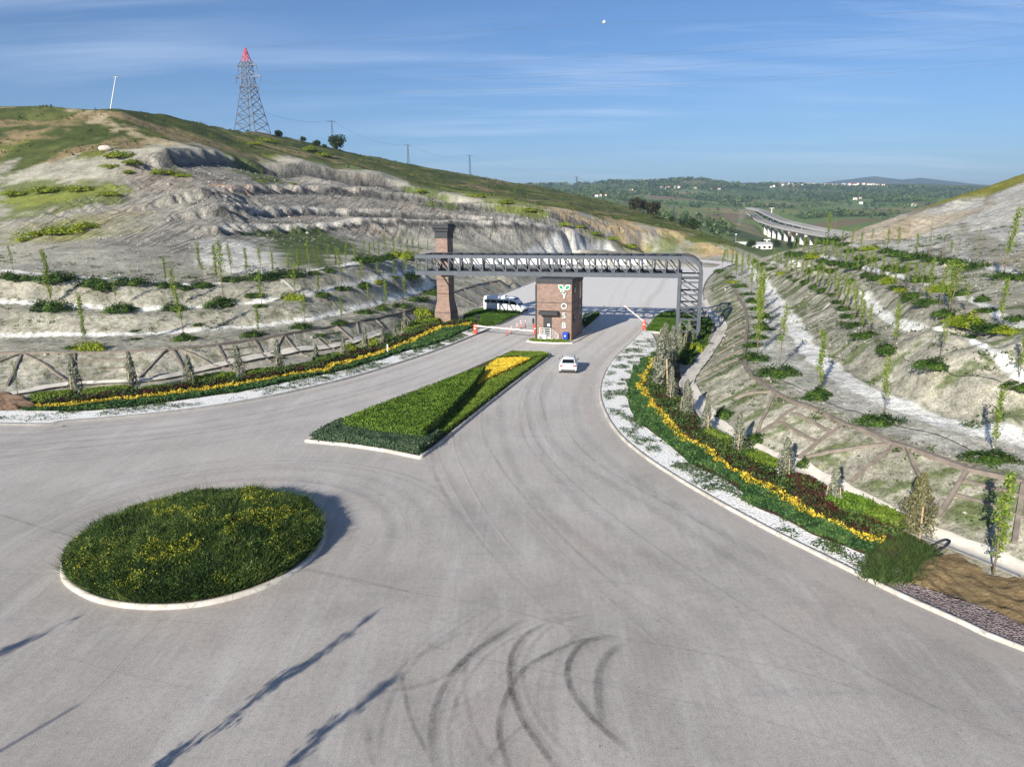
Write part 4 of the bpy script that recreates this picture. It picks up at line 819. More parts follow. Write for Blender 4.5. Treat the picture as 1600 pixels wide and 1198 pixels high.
# --- steel portal
PA = R(14.2); P0 = np.array([gz(650, 429, 7.9)[0], gz(650, 429, 7.9)[1]]); BL_ = 37.2; DEP = 6.0; ZB, ZT = 7.9, 10.5
g_ = thing('steel_portal', 'long grey steel truss portal spanning the road on one tall right column', 'gate portal', (P0[0], P0[1], 0), -PA)
ch_h = .46; cw = 3.0; XL = BL_ - cw
cur_m = [steel]
def gl(name, mb, mat=None, **k): return mb.build(name, mat or cur_m[0], g_, **k)
cz = .0
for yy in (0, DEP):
    cur_m[0] = steel if yy == 0 else steel_k  # rear truss takes a darker copy of the steel, shade put into its colour
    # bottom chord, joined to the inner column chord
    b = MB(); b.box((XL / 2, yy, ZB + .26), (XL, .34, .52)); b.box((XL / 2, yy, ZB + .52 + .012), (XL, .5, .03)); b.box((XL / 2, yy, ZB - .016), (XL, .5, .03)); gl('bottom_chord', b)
    b = MB(); Rr = 1.9; path = [(0, ZT - .2)] + [(BL_ - .25 - Rr + Rr * math.sin(t), ZT - .2 - Rr + Rr * math.cos(t)) for t in np.linspace(0, math.pi / 2, 9)] + [(BL_ - .25, -.1)]
    for k in range(len(path) - 1):
        (xa, za), (xb, zb) = path[k], path[k + 1]; tx, tz = xb - xa, zb - za; l_ = math.hypot(tx, tz); nx, nz = -tz / l_ * .21, tx / l_ * .21
        def nrm(k_):
            a = path[max(0, k_ - 1)]; c_ = path[min(len(path) - 1, k_ + 1)]; dx, dz = c_[0] - a[0], c_[1] - a[1]; q = math.hypot(dx, dz); return -dz / q * .22, dx / q * .22
        n0 = nrm(k) if 0 < k else (-tz / l_ * .22, tx / l_ * .22); n1_ = nrm(k + 1) if k + 1 < len(path) - 1 else (-tz / l_ * .22, tx / l_ * .22)
        V = [(xa + s * n0[0], yy + y_, za + s * n0[1]) for s, y_ in ((-1, -.2), (1, -.2), (1, .2), (-1, .2))] + [(xb + s * n1_[0], yy + y_, zb + s * n1_[1]) for s, y_ in ((-1, -.2), (1, -.2), (1, .2), (-1, .2))]
        b.add(V, [(3, 2, 1, 0), (4, 5, 6, 7), (0, 1, 5, 4), (1, 2, 6, 5), (2, 3, 7, 6), (3, 0, 4, 7)])
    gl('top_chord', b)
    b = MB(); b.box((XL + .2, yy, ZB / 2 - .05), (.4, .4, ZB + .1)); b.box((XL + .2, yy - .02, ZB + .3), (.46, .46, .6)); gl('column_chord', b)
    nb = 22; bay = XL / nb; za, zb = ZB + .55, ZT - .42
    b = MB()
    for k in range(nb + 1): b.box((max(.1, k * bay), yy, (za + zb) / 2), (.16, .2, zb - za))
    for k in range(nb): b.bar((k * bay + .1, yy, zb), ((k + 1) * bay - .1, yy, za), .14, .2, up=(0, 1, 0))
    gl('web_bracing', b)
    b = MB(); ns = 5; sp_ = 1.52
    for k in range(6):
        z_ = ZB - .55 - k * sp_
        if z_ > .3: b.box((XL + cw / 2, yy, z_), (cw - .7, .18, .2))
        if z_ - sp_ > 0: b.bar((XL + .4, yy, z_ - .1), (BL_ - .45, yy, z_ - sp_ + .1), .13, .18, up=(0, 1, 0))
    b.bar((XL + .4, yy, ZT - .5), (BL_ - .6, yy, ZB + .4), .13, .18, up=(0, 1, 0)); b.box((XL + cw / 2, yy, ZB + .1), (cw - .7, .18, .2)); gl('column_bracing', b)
b = MB()
for k in range(nb + 1): b.box((max(.12, k * bay), DEP / 2, ZT - .12), (.14, DEP - .4, .16))
for k in range(nb): b.bar((k * bay + .1, .2, ZT - .12), ((k + 1) * bay - .1, DEP - .2, ZT - .12), .3, .1)
gl('top_lacing', b, steel_d)
b = MB()
for k in range(nb + 1): b.box((max(.12, k * bay), DEP / 2, ZB + .3), (.14, DEP - .4, .18))
for k in range(nb): b.bar((k * bay + .1, .2, ZB + .3), ((k + 1) * bay - .1, DEP - .2, ZB + .3), .2, .12)
gl('bottom_lacing', b, steel_d)
b = MB()
for k in range(7):
    z_ = .6 + k * 1.5
    for xx in (XL + .2, BL_ - .25):
        if z_ < 9: b.box((xx, DEP / 2, z_), (.16, DEP - .4, .16)); b.bar((xx, .2, z_), (xx, DEP - .2, z_ + 1.4), .1, .1)
gl('side_bracing', b, steel_d)
sg = MB(); xs_ = 3.6; rs = random.Random(4)
while xs_ < 30:
    w = rs.uniform(.7, 1.7); sg = MB(); sg.box((xs_ + w / 2, DEP - .32, (ZB + ZT) / 2 + .3), (w, .08, 1.05 + rs.uniform(-.15, .1))); xs_ += w + rs.uniform(.15, .6); gl('sign_panel', sg, whitep)

# --- brick pillar
pc = gz(693, 505, .2); PW = PA
PR = 1.45; pcx = pc[0] + .35; pcy = pc[1] + 1.2
bp = thing('brick_pillar', 'tall tapered brick pillar with a dark grey stepped cap', 'pillar', (pcx, pcy, .0), R(-21))
def sq(r, z): return [(-r, -r, z), (r, -r, z), (r, r, z), (-r, r, z)]
b = MB(); b.rings([sq(1.28, -.2), sq(1.28, 1.75), sq(.98, 3.35), sq(.95, 3.45), sq(.93, 12.5)]); b.build('shaft', brick, bp)
b = MB(); 
for z_ in (4.5, 5.55, 6.55, 1.75): b.rings([sq(.965 if z_ > 2 else 1.3, z_ - .035), sq(.965 if z_ > 2 else 1.3, z_ + .035)])
b.build('band', steel_d, bp)
b = MB(); b.rings([sq(1.0, 12.4), sq(1.0, 13.25), sq(1.14, 13.35), sq(1.16, 13.7), sq(1.3, 13.85), sq(1.3, 14.15), sq(1.18, 14.2), sq(1.18, 14.4)]); b.build('cap', steel_d, bp)

# --- gatehouse
fl = gz(838, 530, .15); fr = gz(893.7, 530.5, .15); GW = float(np.hypot(*(fr - fl)[:2])); GA = R(-17); GD = 6.8; GH = 7.75
gh = thing('gatehouse', 'two storey brick gatehouse with a dark roof edge under the steel portal', 'gatehouse', (fl[0], fl[1], 0), GA)
b = MB(); b.box((GW / 2, GD / 2, (GH - .55) / 2), (GW, GD, GH - .55)); b.build('wall', brick, gh)
b = MB(); b.box((GW / 2, GD / 2, GH - .25), (GW + .16, GD + .16, .6)); b.build('roof_edge', steel_d, gh, bevel=.03)
b = MB(); b.box((GW / 2, GD / 2, 4.85), (GW + .05, GD + .05, .07)); b.build('string_course', steel_d, gh)
b = MB(); b.box((GW / 2, GD / 2, 3.83), (GW + .05, GD + .05, .07)); b.build('string_course', steel_d, gh)
b = MB(); b.box((-.03, -.03, 3.55), (.16, .16, 7.1)); b.build('downpipe', steel_d, gh)
b = MB(); b.box((GW * .325, -.03, 1.85), (GW * .235, .1, 2.35)); d_ = b.build('door', steel_d, gh); b = MB(); b.box((GW * .36, -.095, 2.05), (.3, .03, .3)); b.build('notice', whitep, d_); b = MB(); b.box((GW * .42, -.11, 1.75), (.05, .08, .16)); b.build('handle', chrome, d_)
b = MB(); b.box((GW * .385, -.5, 3.62), (GW * .54, 1.1, .42)); b.build('door_canopy', steel_d, gh, bevel=.05)
for z0_, z1_, y0_, y1_ in ((5.0, 7.0, 4.6, 5.3), (1.9, 4.0, 4.6, 5.3), (6.0, 6.7, 1.2, 1.75), (2.4, 3.1, 1.2, 1.75)):
    b = MB(); b.box((GW + .03, (y0_ + y1_) / 2, (z0_ + z1_) / 2), (.1, y1_ - y0_ + .12, z1_ - z0_ + .12)); w_ = b.build('window', steel_l if y0_ > 4 else steel_d, gh)
    b = MB(); b.box((GW + .07, (y0_ + y1_) / 2, (z0_ + z1_) / 2), (.06, y1_ - y0_ - .04, z1_ - z0_ - .04)); b.build('pane', glass_d, w_)
for z0_, z1_, y0_, y1_ in ((5.0, 7.0, 1.5, 3.0), (1.9, 3.6, 1.5, 3.0)):
    b = MB(); b.box((-.03, (y0_ + y1_) / 2, (z0_ + z1_) / 2), (.1, y1_ - y0_ + .12, z1_ - z0_ + .12)); w_ = b.build('window', steel_d, gh)
    b = MB(); b.box((-.07, (y0_ + y1_) / 2, (z0_ + z1_) / 2), (.06, y1_ - y0_ - .04, z1_ - z0_ - .04)); b.build('pane', glass_d, w_)
# lettering: four upright letters under a three-leaved sprout
lx = GW * .79
def letter(ch, zc, h):
    root = None
    for k, (off_, y_, mt) in enumerate(((.06, -.05, greenpd), (-.004, -.07, whitep))):
        cu = bpy.data.curves.new('letter', 'FONT'); cu.body = ch; cu.size = h / .73; cu.align_x = 'CENTER'; cu.extrude = .012; cu.offset = off_ * .9; cu.resolution_u = 6
        tmp = bpy.data.objects.new('t', cu); COL.objects.link(tmp); dg = bpy.context.evaluated_depsgraph_get(); me = bpy.data.meshes.new_from_object(tmp.evaluated_get(dg)); bpy.data.objects.remove(tmp)
        me.name = 'letter'; me.materials.clear(); me.materials.append(mt)
        me.transform(Matrix.Translation((lx, y_, zc - h / 2)) @ Matrix.Rotation(R(90), 4, 'X'))
        o = link('letter' if k == 0 else ('outline' if k == 1 else 'inset'), me, gh if root is None else root)
        if root is None: root = o
for ch, zc in (('Y', 5.78), ('O', 4.5), ('S', 3.34), ('B', 2.12)): letter(ch, zc, .76)
def leaf_poly(x0, z0, x1, z1, w):
    n = 10; dx, dz = x1 - x0, z1 - z0; out = []
    for s in (1, -1):
        for t in (np.linspace(0, 1, n) if s > 0 else np.linspace(1, 0, n)[1:-1]): q = math.sin(math.pi * t) * w * s; out.append((x0 + dx * t - dz * q, z0 + dz * t + dx * q))
    return out
em = None
for (a, c_, d2, e2, w) in ((lx - .05, 6.5, lx - .72, 7.1, .34), (lx + .05, 6.5, lx + .78, 7.08, .34), (lx - .02, 6.45, lx - .5, 6.25, .3)):
    for k, (gr, y0_, y1_, mt) in enumerate(((1.0, -.03, -.06, whitep), (.78, -.03, -.09, greenp))):
        mx_, mz_ = (a + d2) / 2, (c_ + e2) / 2; pts = leaf_poly(mx_ + (a - mx_) * gr, mz_ + (c_ - mz_) * gr, mx_ + (d2 - mx_) * gr, mz_ + (e2 - mz_) * gr, w * (1 if k == 0 else .85))
        n = len(pts); b = MB(); V = [(p, y1_, q) for p, q in pts] + [(p, y0_, q) for p, q in pts]; b.add(V, [tuple(range(n)), tuple(range(n, 2 * n))[::-1]] + [(i, n + i, n + (i + 1) % n, (i + 1) % n) for i in range(n)])
        o = b.build('emblem_leaf' if k == 0 else 'leaf_face', mt, gh if k == 0 else em); em = o if k == 0 else em
b = MB(); b.bar((lx, -.05, 6.55), (lx - .1, -.05, 6.2), .08, .06, up=(0, 1, 0)); b.build('emblem_stem', whitep, gh)
def gpt(lx_, ly_, z=0.): c, s = math.cos(GA), math.sin(GA); return (fl[0] + c * lx_ - s * ly_, fl[1] + s * lx_ + c * ly_, z)
# platform, planter
b = MB(); b.prism([gpt(*q)[:2] for q in [(-.9, -1.3), (0, -1.75), (GW * .6, -1.8), (GW + .4, -1.2), (GW + .75, .4), (GW + 1.3, GD + .3), (GW + 1.4, GD + 2), (-.5, GD + 2), (-.9, 3)]], -.1, .15); tag(b.build('gatehouse_platform', concrete), kind='structure')
hedge([gpt(*q)[:2] for q in [(-.6, -1.15), (.1, -1.5), (GW * .6, -1.55), (GW + .05, -1.1), (GW * .8, -.75), (-.4, -.8)]], .15, .28, box_m, 'low strip of bright green planting at the foot of the gatehouse', 5000, .12, name='planter_strip', cat='planting')
# steps with railing
st = thing('entrance_steps', 'small concrete steps with pale metal railing at the gatehouse door', 'steps', gpt(GW * .3, -.1), GA)
b = MB(); b.box((0, -.42, .36), (1.5, .8, .72)); b.build('landing', concrete, st)
for k in range(3): b = MB(); b.box((.9 + k * .28, -.42, .36 - (k + 1) * .09), (.28, .8, .72 - (k + 1) * .18)); b.build('step', concrete, st)
b = MB(); r_ = .028
for x_ in (-.72, -.1, .68): b.tube([(x_, -.8, .72), (x_, -.8, 1.75)], r_, 6)
b.tube([(1.7, -.8, .15), (1.7, -.8, 1.05)], r_, 6)
for z_ in (.95, 1.2, 1.48, 1.75): b.tube([(-.72, -.8, z_), (.68, -.8, z_), (1.7, -.8, z_ - .7)], r_, 6)
for z_ in (1.2, 1.75): b.tube([(-.72, -.8, z_), (-.72, -.05, z_)], r_, 6)
b.build('railing', whitep, st)
ac = thing('air_conditioner', 'white air conditioner unit on the ground below the gatehouse door', 'air conditioner', gpt(GW * .235, -.72 - .0, .15), GA)
b = MB(); b.box((0, -.32, .42), (1.05, .38, .76)); b.build('casing', whitep, ac, bevel=.03); b = MB(); b.tube([(-.18, -.5, .42), (-.18, -.53, .42)], .29, 20); b.build('fan_grille', plain('grille_grey', srgb(120,124,120), .5), ac); b = MB(); b.box((-.35, -.32, .02), (.08, .42, .05)); b.build('foot', blackp, ac); b = MB(); b.box((.35, -.32, .02), (.08, .42, .05)); b.build('foot', blackp, ac)
bn = thing('wheelie_bin', 'blue plastic bin standing against the right front of the gatehouse', 'bin', gpt(GW * .86, -.45, .15), GA)
b = MB(); b.rings([[(-.26, -.26, .08), (.26, -.26, .08), (.26, .26, .08), (-.26, .26, .08)], [(-.33, -.34, 1.0), (.33, -.34, 1.0), (.33, .34, 1.0), (-.33, .34, 1.0)]]); b.build('body', bluep, bn, bevel=.02)
b = MB(); b.rings([[(-.36, -.37, 1.0), (.36, -.37, 1.0), (.36, .37, 1.0), (-.36, .37, 1.0)], [(-.3, -.3, 1.12), (.3, -.3, 1.12), (.3, .34, 1.14), (-.3, .34, 1.14)]]); b.build('lid', bluep, bn, bevel=.02); 
for s in (-1, 1): b = MB(); b.tube([(s * .22, .3, .1), (s * .3, .3, .1)], .1, 10); b.build('wheel', rubber, bn)
b = MB(); b.box((0, -.33, .7), (.16, .02, .16)); b.build('sticker', whitep, bn)

# --- barriers
def barrier(px, py, tip, label, group, z=.15, h=1.25, red=True):
    p = gz(px, py, z); bt = thing('barrier_gate', label, 'barrier', tuple(p), GA, group); b = MB(); b.box((0, 0, h * .5), (.42, .42, h)); b.box((0, 0, .04), (.55, .55, .08)); b.build('cabinet', redp if red else blackp, bt, bevel=.04)
    b = MB(); b.box((0, -.22, h * .55), (.18, .02, .16)); b.build('plate', whitep, bt)
    if tip is not None:
        c, s = math.cos(-GA), math.sin(-GA); d = np.array(tip) - p; t = (c * d[0] - s * d[1], s * d[0] + c * d[1], d[2]); b = MB(); b.bar((0, -.27, h * .86), (t[0], t[1] - .27, t[2]), .1, .12)
        bm_ = b.build('boom', whitep, bt)
        for k in range(2, 9, 2):
            f = k / 9; b = MB(); b.box((t[0] * f, t[1] * f - .27, h * .86 + (t[2] - h * .86) * f), (.14, .115, .135))
            if group == 'barrier gates with boom': b.build('reflector', redp, bm_)
    return bt
cabR = gz(836, 522, .15)
barrier(743, 521, tuple(gz(835, 516.5, 1.2)), 'orange barrier with lowered white boom across the left lane', 'barrier gates with boom')
barrier(836.5, 521, None, 'orange barrier cabinet at the left gatehouse corner, at the tip of the lowered boom', 'barrier gates with boom')
q = gz(1006, 514, .15); zt = 4.2; barrier(1006, 514, tuple(gy(976, 477.5, q[1] - .6)), 'orange barrier with raised white boom at the right edge of the road', 'barrier gates with boom')
q = gz(914, 507, .15); barrier(914, 507, tuple(gy(946, 477.5, q[1] - .2)), 'dark barrier with raised white boom behind the gatehouse', 'barrier gates', red=False)
# --- flexible posts between the lanes
dp = None
for k, (px, pb, pt_) in enumerate([(792,524,514), (799,520,509), (808,516,505), (814,513,501.5), (821,511,498.5)]):
    p = gz(px, pb); lab = ['short leaning red post nearest the lowered boom', 'second red and white lane post from the lowered boom', 'middle red and white lane post of the row of five', 'tall red lane post, second from the back of the row', 'red and white lane post farthest behind the lowered boom'][k]
    if dp is None:
        dp = thing('lane_post', lab, 'lane post', tuple(p), 0, 'flexible posts between the lanes'); b = MB(); b.tube([(0, 0, 0), (0, 0, .05)], .16, 10); b.build('base', rubber, dp)
        b = MB(); b.tube([(0, 0, .05), (0, 0, 1.0)], .05, 8); b.build('post', redp, dp); 
        for z_ in (.62, .88): b = MB(); b.tube([(0, 0, z_ - .07), (0, 0, z_ + .07)], .054, 8); b.build('reflective_band', whitep, dp)
    else: o = dup(dp, tuple(p), 0, (1, 1, 1.0 if k != 3 else 1.2), lab)
# --- camera poles
for px, pb, lab, hh in ((833.6, 514, 'black camera pole at the left corner of the gatehouse', 1.5), (745.5, 512, 'black camera post beside the orange barrier on the grass side', 1.9), (749, 513, 'thin black camera post right of the orange barrier on the grass side', 1.9)):
    p = gz(px, pb, .15); cp = thing('camera_pole', lab, 'camera pole', tuple(p), GA); b = MB(); b.tube([(0, 0, 0), (0, 0, hh)], .05, 8); b.build('pole', blackp, cp); b = MB(); b.box((0, -.08, hh - .35), (.26, .2, .7)); b.build('camera_box', blackp, cp, bevel=.03); b = MB(); b.box((0, -.2, hh - .3), (.14, .03, .3)); b.build('lens_panel', glass_d, cp)
p = gz(606, 552, .3); mk = thing('marker_post', 'small white marker post in the green strip left of the road', 'marker post', tuple(p)); b = MB(); b.tube([(0, 0, -.1), (0, 0, 1.05)], .08, 10); b.build('post', whitep, mk); b = MB(); b.tube([(0, 0, 1.05), (0, 0, 1.13)], [.09, .04], 10); b.build('cap', steel_d, mk)

# --- vehicles (built along +x = forward)
def loft_body(sec, name, mat, parent, sub=1):
    """sec: list of (x, halfwidth_bottom, halfwidth_mid, halfwidth_top, z0, zmid, ztop)"""
    b = MB(); rings = []
    for x_, wb, wm_, wt, z0, zm, zt in sec:
        rings.append([(x_, -wb, z0), (x_, -wm_, z0 + (zm - z0) * .45), (x_, -wm_, zm), (x_, -wt, zt - .05), (x_, -wt * .82, zt), (x_, wt * .82, zt), (x_, wt, zt - .05), (x_, wm_, zm), (x_, wm_, z0 + (zm - z0) * .45), (x_, wb, z0)])
    b.rings(rings); o = b.build(name, mat, parent, smooth_=True)
    o.modifiers.new('bevel', 'BEVEL').width = .03; o.modifiers['bevel'].segments = 2; o.modifiers['bevel'].limit_method = 'ANGLE'; o.modifiers['bevel'].angle_limit = R(25)
    return o
carp = NT('white_car_paint').pbr(srgb(232,233,235), .25, spec=.6); lamp_r = plain('tail_lamp', srgb(150,20,24), .25, var=.1, spec=.6); lamp_w = plain('head_lamp', srgb(205,210,215), .15, spec=.8); grey_pl = plain('grey_trim', srgb(60,62,66), .6)
def wheel(parent, x_, y_, r, w=.22):
    s = 1 if y_ > 0 else -1; b = MB(); b.tube([(x_, y_ - s * w, r), (x_, y_, r)], r, 20); o = b.build('wheel', rubber, parent, bevel=.02); b = MB(); b.tube([(x_, y_, r), (x_, y_ + s * .015, r)], r * .62, 14); b.build('rim', chrome, o)
def panel(parent, name, pts, mat, th_=.012):
    P = [Vector(p) for p in pts]; n = (P[1] - P[0]).cross(P[2] - P[0]).normalized() * th_; b = MB(); k = len(P); b.add(P + [p + n for p in P], [tuple(range(k))[::-1], tuple(range(k, 2 * k))] + [(i, (i + 1) % k, k + (i + 1) % k, k + i) for i in range(k)]); return b.build(name, mat, parent)
c0_ = gz(886.5, 584.5); ca = math.atan2(1, .12)
car = thing('car', 'white car seen from behind, driving towards the gatehouse', 'car', tuple(gy(888.5, 578, c0_[1] + 2.0) * [1, 1, 0]), ca)
sec = [(-2.2, .72, .80, .78, .42, .72, .98), (-2.12, .80, .88, .84, .3, .80, 1.06), (-1.9, .82, .91, .80, .24, .86, 1.12), (-1.3, .82, .92, .80, .22, .9, 1.1), (.55, .82, .92, .82, .22, .9, 1.02), (1.2, .82, .91, .78, .22, .86, .98), (1.9, .8, .88, .7, .24, .72, .86), (2.15, .7, .8, .6, .3, .62, .74)]
body = loft_body(sec, 'body', carp, car)
b = MB(); rr_ = []
for x_, w0, w1, z0, z1 in ((-2.0, .74, .6, 1.02, 1.1), (-1.55, .78, .64, 1.02, 1.44), (-.9, .79, .66, 1.02, 1.5), (-.1, .79, .66, 1.0, 1.5), (.4, .79, .64, 1.0, 1.42), (1.25, .74, .6, .92, .98)): rr_.append([(x_, -w0, z0), (x_, -w1, z1 - .04), (x_, -w1 * .8, z1), (x_, w1 * .8, z1), (x_, w1, z1 - .04), (x_, w0, z0)])
b.rings(rr_); cab = b.build('cabin', carp, car, smooth_=True); cab.modifiers.new('bevel', 'BEVEL').width = .02
panel(car, 'rear_window', [(-1.99, .60, 1.11), (-1.99, -.60, 1.11), (-1.60, -.56, 1.42), (-1.60, .56, 1.42)], glass_d)
panel(car, 'windscreen', [(1.18, -.6, 1.0), (1.18, .6, 1.0), (.46, .58, 1.4), (.46, -.58, 1.4)], glass_d)
for s in (-1, 1):
    pts = [(-1.6, s * .775, 1.1), (-.3, s * .785, 1.08), (.95, s * .77, 1.04), (.38, s * .668, 1.36), (-.2, s * .672, 1.44), (-1.3, s * .665, 1.42)]; panel(car, 'side_window', pts if s < 0 else pts[::-1], glass_d)
    b = MB(); b.box((-2.17, s * .66, .9), (.12, .32, .16)); b.build('tail_light', lamp_r, car, bevel=.02); b = MB(); b.box((2.02, s * .6, .66), (.16, .3, .14)); b.build('headlight', lamp_w, car, bevel=.02)
    b = MB(); b.box((.72, s * .95, 1.04), (.12, .14, .1)); b.build('mirror', blackp, car, bevel=.02)
    for x_ in (-1.35, 1.38): wheel(car, x_, s * .9, .33)
b = MB(); b.box((-2.16, 0, .42), (.16, 1.5, .2)); b.build('bumper', grey_pl, car, bevel=.03); b = MB(); b.box((-2.215, 0, .78), (.03, .52, .12)); b.build('number_plate', whitep, car)
for s in (-1, 1): b = MB(); b.box((-.6, s * .6, 1.52), (1.2, .04, .04)); b.build('roof_rail', grey_pl, car)
v0 = gz(758, 487); v1 = gz(819.5, 491); va = math.atan2(v1[1] - v0[1], v1[0] - v0[0])
van = thing('minibus', 'white minibus with dark windows and a high roof, behind the grass island', 'minibus', tuple((v0 + v1) / 2 + np.array([.2, .5, 0])), va)
LV = float(np.hypot(*(v1 - v0)[:2])); kx = LV / 6.2
b = MB(); rr_ = []
for x_, w, z0, z1 in ((-3.1, .93, .5, 2.55), (-3.0, 1.0, .45, 2.66), (1.0, 1.0, .42, 2.66), (1.5, 1.0, .42, 2.55), (2.05, .98, .42, 2.0), (2.45, .96, .42, 1.35), (3.0, .9, .45, 1.1), (3.1, .8, .5, .95)): rr_.append([(x_ * kx, -w, z0), (x_ * kx, -w, z0 + (z1 - z0) * .5), (x_ * kx, -w * .9, z1 - .1), (x_ * kx, -w * .7, z1), (x_ * kx, w * .7, z1), (x_ * kx, w * .9, z1 - .1), (x_ * kx, w, z0 + (z1 - z0) * .5), (x_ * kx, w, z0)])
b.rings(rr_); vb = b.build('body', carp, van, smooth_=True); vb.modifiers.new('bevel', 'BEVEL').width = .04
for s in (-1, 1):
    for xa, xb_ in ((-2.9, -2.0), (-1.92, -.95), (-.87, .1), (.18, .95)):
        b = MB(); b.box(((xa + xb_) / 2 * kx, s * .985, 1.82), ((xb_ - xa) * kx, .05, .62), M=Matrix.Rotation(-s * .06, 3, 'X')); b.build('side_window', glass_d, van)
    pts = [(1.1 * kx, s * 1.0, 1.5), (2.3 * kx, s * .985, 1.42), (1.95 * kx, s * .96, 1.98), (1.1 * kx, s * .97, 2.14)]; panel(van, 'side_window', pts if s < 0 else pts[::-1], glass_d, .02)
    b = MB(); b.box((2.0 * kx, s * 1.13, 1.62), (.12, .2, .34)); b.build('mirror', blackp, van, bevel=.02); b = MB(); b.box((2.95 * kx, s * .72, .92), (.22, .3, .26)); b.build('headlight', lamp_w, van); b = MB(); b.box((-3.11 * kx, s * .86, 1.2), (.05, .16, .7)); b.build('tail_light', lamp_r, van)
    b = MB(); b.box((0, s * .99, .52), (5.4 * kx, .06, .2)); b.build('sill', grey_pl, van)
    for x_ in (-2.0, 2.05): wheel(van, x_ * kx, s * .99, .36, .25)
panel(van, 'windscreen', [(2.42 * kx, -.84, 1.42), (2.42 * kx, .84, 1.42), (1.6 * kx, .8, 2.46), (1.6 * kx, -.8, 2.46)], glass_d, .03)
b = MB(); b.box((3.05 * kx, 0, .55), (.22, 1.7, .42)); b.build('bumper', blackp, van, bevel=.05); b = MB(); b.box((-.3, 0, 2.72), (1.0, 1.1, .16)); b.build('roof_unit', whitep, van, bevel=.05); b = MB(); b.box((-2.2, 0, 2.7), (.7, .8, .12)); b.build('roof_hatch', whitep, van, bevel=.04)
# ================================================================== TREES, SHRUBS, SLOPE FRAMES
RT = np.random.default_rng(21)
bark = plain('bark', srgb(118,104,86), .9, var=.25, scale=8); bark_d = plain('dark_bark', srgb(70,60,50), .9, var=.25, scale=8); wood = plain('stake_wood', srgb(178,152,120), .85, var=.2, scale=6)
young_m = leafmat('young_leaf', [srgb(66,92,30), srgb(98,126,42), srgb(130,152,56), srgb(158,172,78)], .35)
bush_m = leafmat('shrub_leaf', [srgb(30,50,22), srgb(48,74,28), srgb(70,96,34), srgb(98,120,44)])
bushy_m = leafmat('light_shrub_leaf', [srgb(74,96,22), srgb(110,130,30), srgb(148,158,40), srgb(176,178,52)])
con_m = leafmat('conifer_needle', [srgb(84,88,76), srgb(108,112,96), srgb(134,136,118), srgb(154,154,136)], .15)
cono_m = leafmat('olive_needle', [srgb(84,84,58), srgb(112,110,78), srgb(136,132,98)], .15)
dark_m = leafmat('dark_tree_leaf', [srgb(24,38,20), srgb(38,56,26), srgb(56,74,34), srgb(76,90,44)])
brown_m = leafmat('brownish_tree_leaf', [srgb(40,44,30), srgb(60,62,42), srgb(82,80,56)])

def tree_parts(seed, H=5.0, nl=420, lean=0., spread=.42, low=.22, size=.135, bare=False, clumps=0):
    rng = np.random.default_rng(seed); b = MB(); top = np.array([lean * H + rng.normal(0, .1), rng.normal(0, .12), H])
    tr = [np.array([0, 0, -.15])] + [top * t + np.array([rng.normal(0, .04), rng.normal(0, .04), 0]) for t in (.25, .5, .75)] + [top]
    b.tube(tr, [.05, .042, .032, .022, .008], 6); Cs = []
    n = clumps or (24 if not bare else 9)
    for k in range(n):
        t = low + (1 - low) * (k + rng.uniform(0, .7)) / n; f = t * 4; i = min(3, int(f)); p = tr[i] + (tr[i + 1] - tr[i]) * (f - i); a = rng.uniform(0, 6.28); L_ = spread * H * .3 * (1.15 - t * .75) * rng.uniform(.6, 1.3)
        q = p + np.array([math.cos(a) * L_ * .6, math.sin(a) * L_ * .6, L_ * .95]); b.tube([p, (p + q) / 2 + rng.normal(0, .03, 3), q], [.016, .011, .004], 4)
        m_ = max(1, int(nl / n * (rng.uniform(.4, 1.5) if not clumps else rng.uniform(.05, 2.0)))); s = rng.uniform(.15, 1.05, m_)[:, None]; Cs.append(p + (q - p) * s + rng.normal(0, .11 * H / 5, (m_, 3)))
    Cs = np.vstack(Cs); V, Fq, t = leaves(Cs, size, rng, up=.2, aspect=.75); return b, (V, Fq, t)
def mk_tree(name, seed, mat=young_m, bk=bark, **k):
    b, (V, Fq, t) = tree_parts(seed, **k); root = thing(name, 'x', 'tree', (0, -300, -60)); b.build('trunk', bk, root, smooth_=True); link('crown', raw_mesh('crown', V, [Fq], mat, attrs={'tint': t}), root); return root
PRO = [mk_tree('young_tree', 300 + i, nl=(760, 600, 900, 520, 680, 420)[i], lean=(0, .04, -.03, .08, .02, -.06)[i], spread=(.42, .5, .38, .5, .46, .55)[i], low=(.2, .35, .15, .4, .25, .45)[i]) for i in range(6)]
CLUMP = [mk_tree('young_tree', 320 + i, nl=620, spread=.5, low=.3, lean=(.02, -.03, .05)[i], clumps=8) for i in range(3)]
BARE = [mk_tree('young_tree', 330 + i, nl=90, bare=True, spread=.3, low=.3, size=.11) for i in range(2)]
used = {}
def place(pro, p, h, label, group=None, H=5.0, fat=1.0, rz=None):
    s = h / H; sc_ = (s * fat, s * fat, s); rz = RT.uniform(0, 6.28) if rz is None else rz
    if pro.name not in used: used[pro.name] = 1; pro.location = tuple(p); pro.rotation_euler = (0, 0, rz); pro.scale = sc_; pro['label'] = label; o = pro
    else: o = dup(pro, tuple(p), rz, sc_, label)
    if group: o['group'] = group
    return o
ORD = ['first', 'second', 'third', 'fourth', 'fifth', 'sixth', 'seventh', 'eighth', 'ninth', 'tenth', 'eleventh', 'twelfth', 'thirteenth', 'fourteenth', 'fifteenth', 'sixteenth', 'seventeenth', 'eighteenth', 'nineteenth', 'twentieth', 'twenty first', 'twenty second', 'twenty third', 'twenty fourth', 'twenty fifth', 'twenty sixth', 'twenty seventh', 'twenty eighth', 'twenty ninth', 'thirtieth', 'thirty first', 'thirty second', 'thirty third', 'thirty fourth', 'thirty fifth', 'thirty sixth', 'thirty seventh', 'thirty eighth']
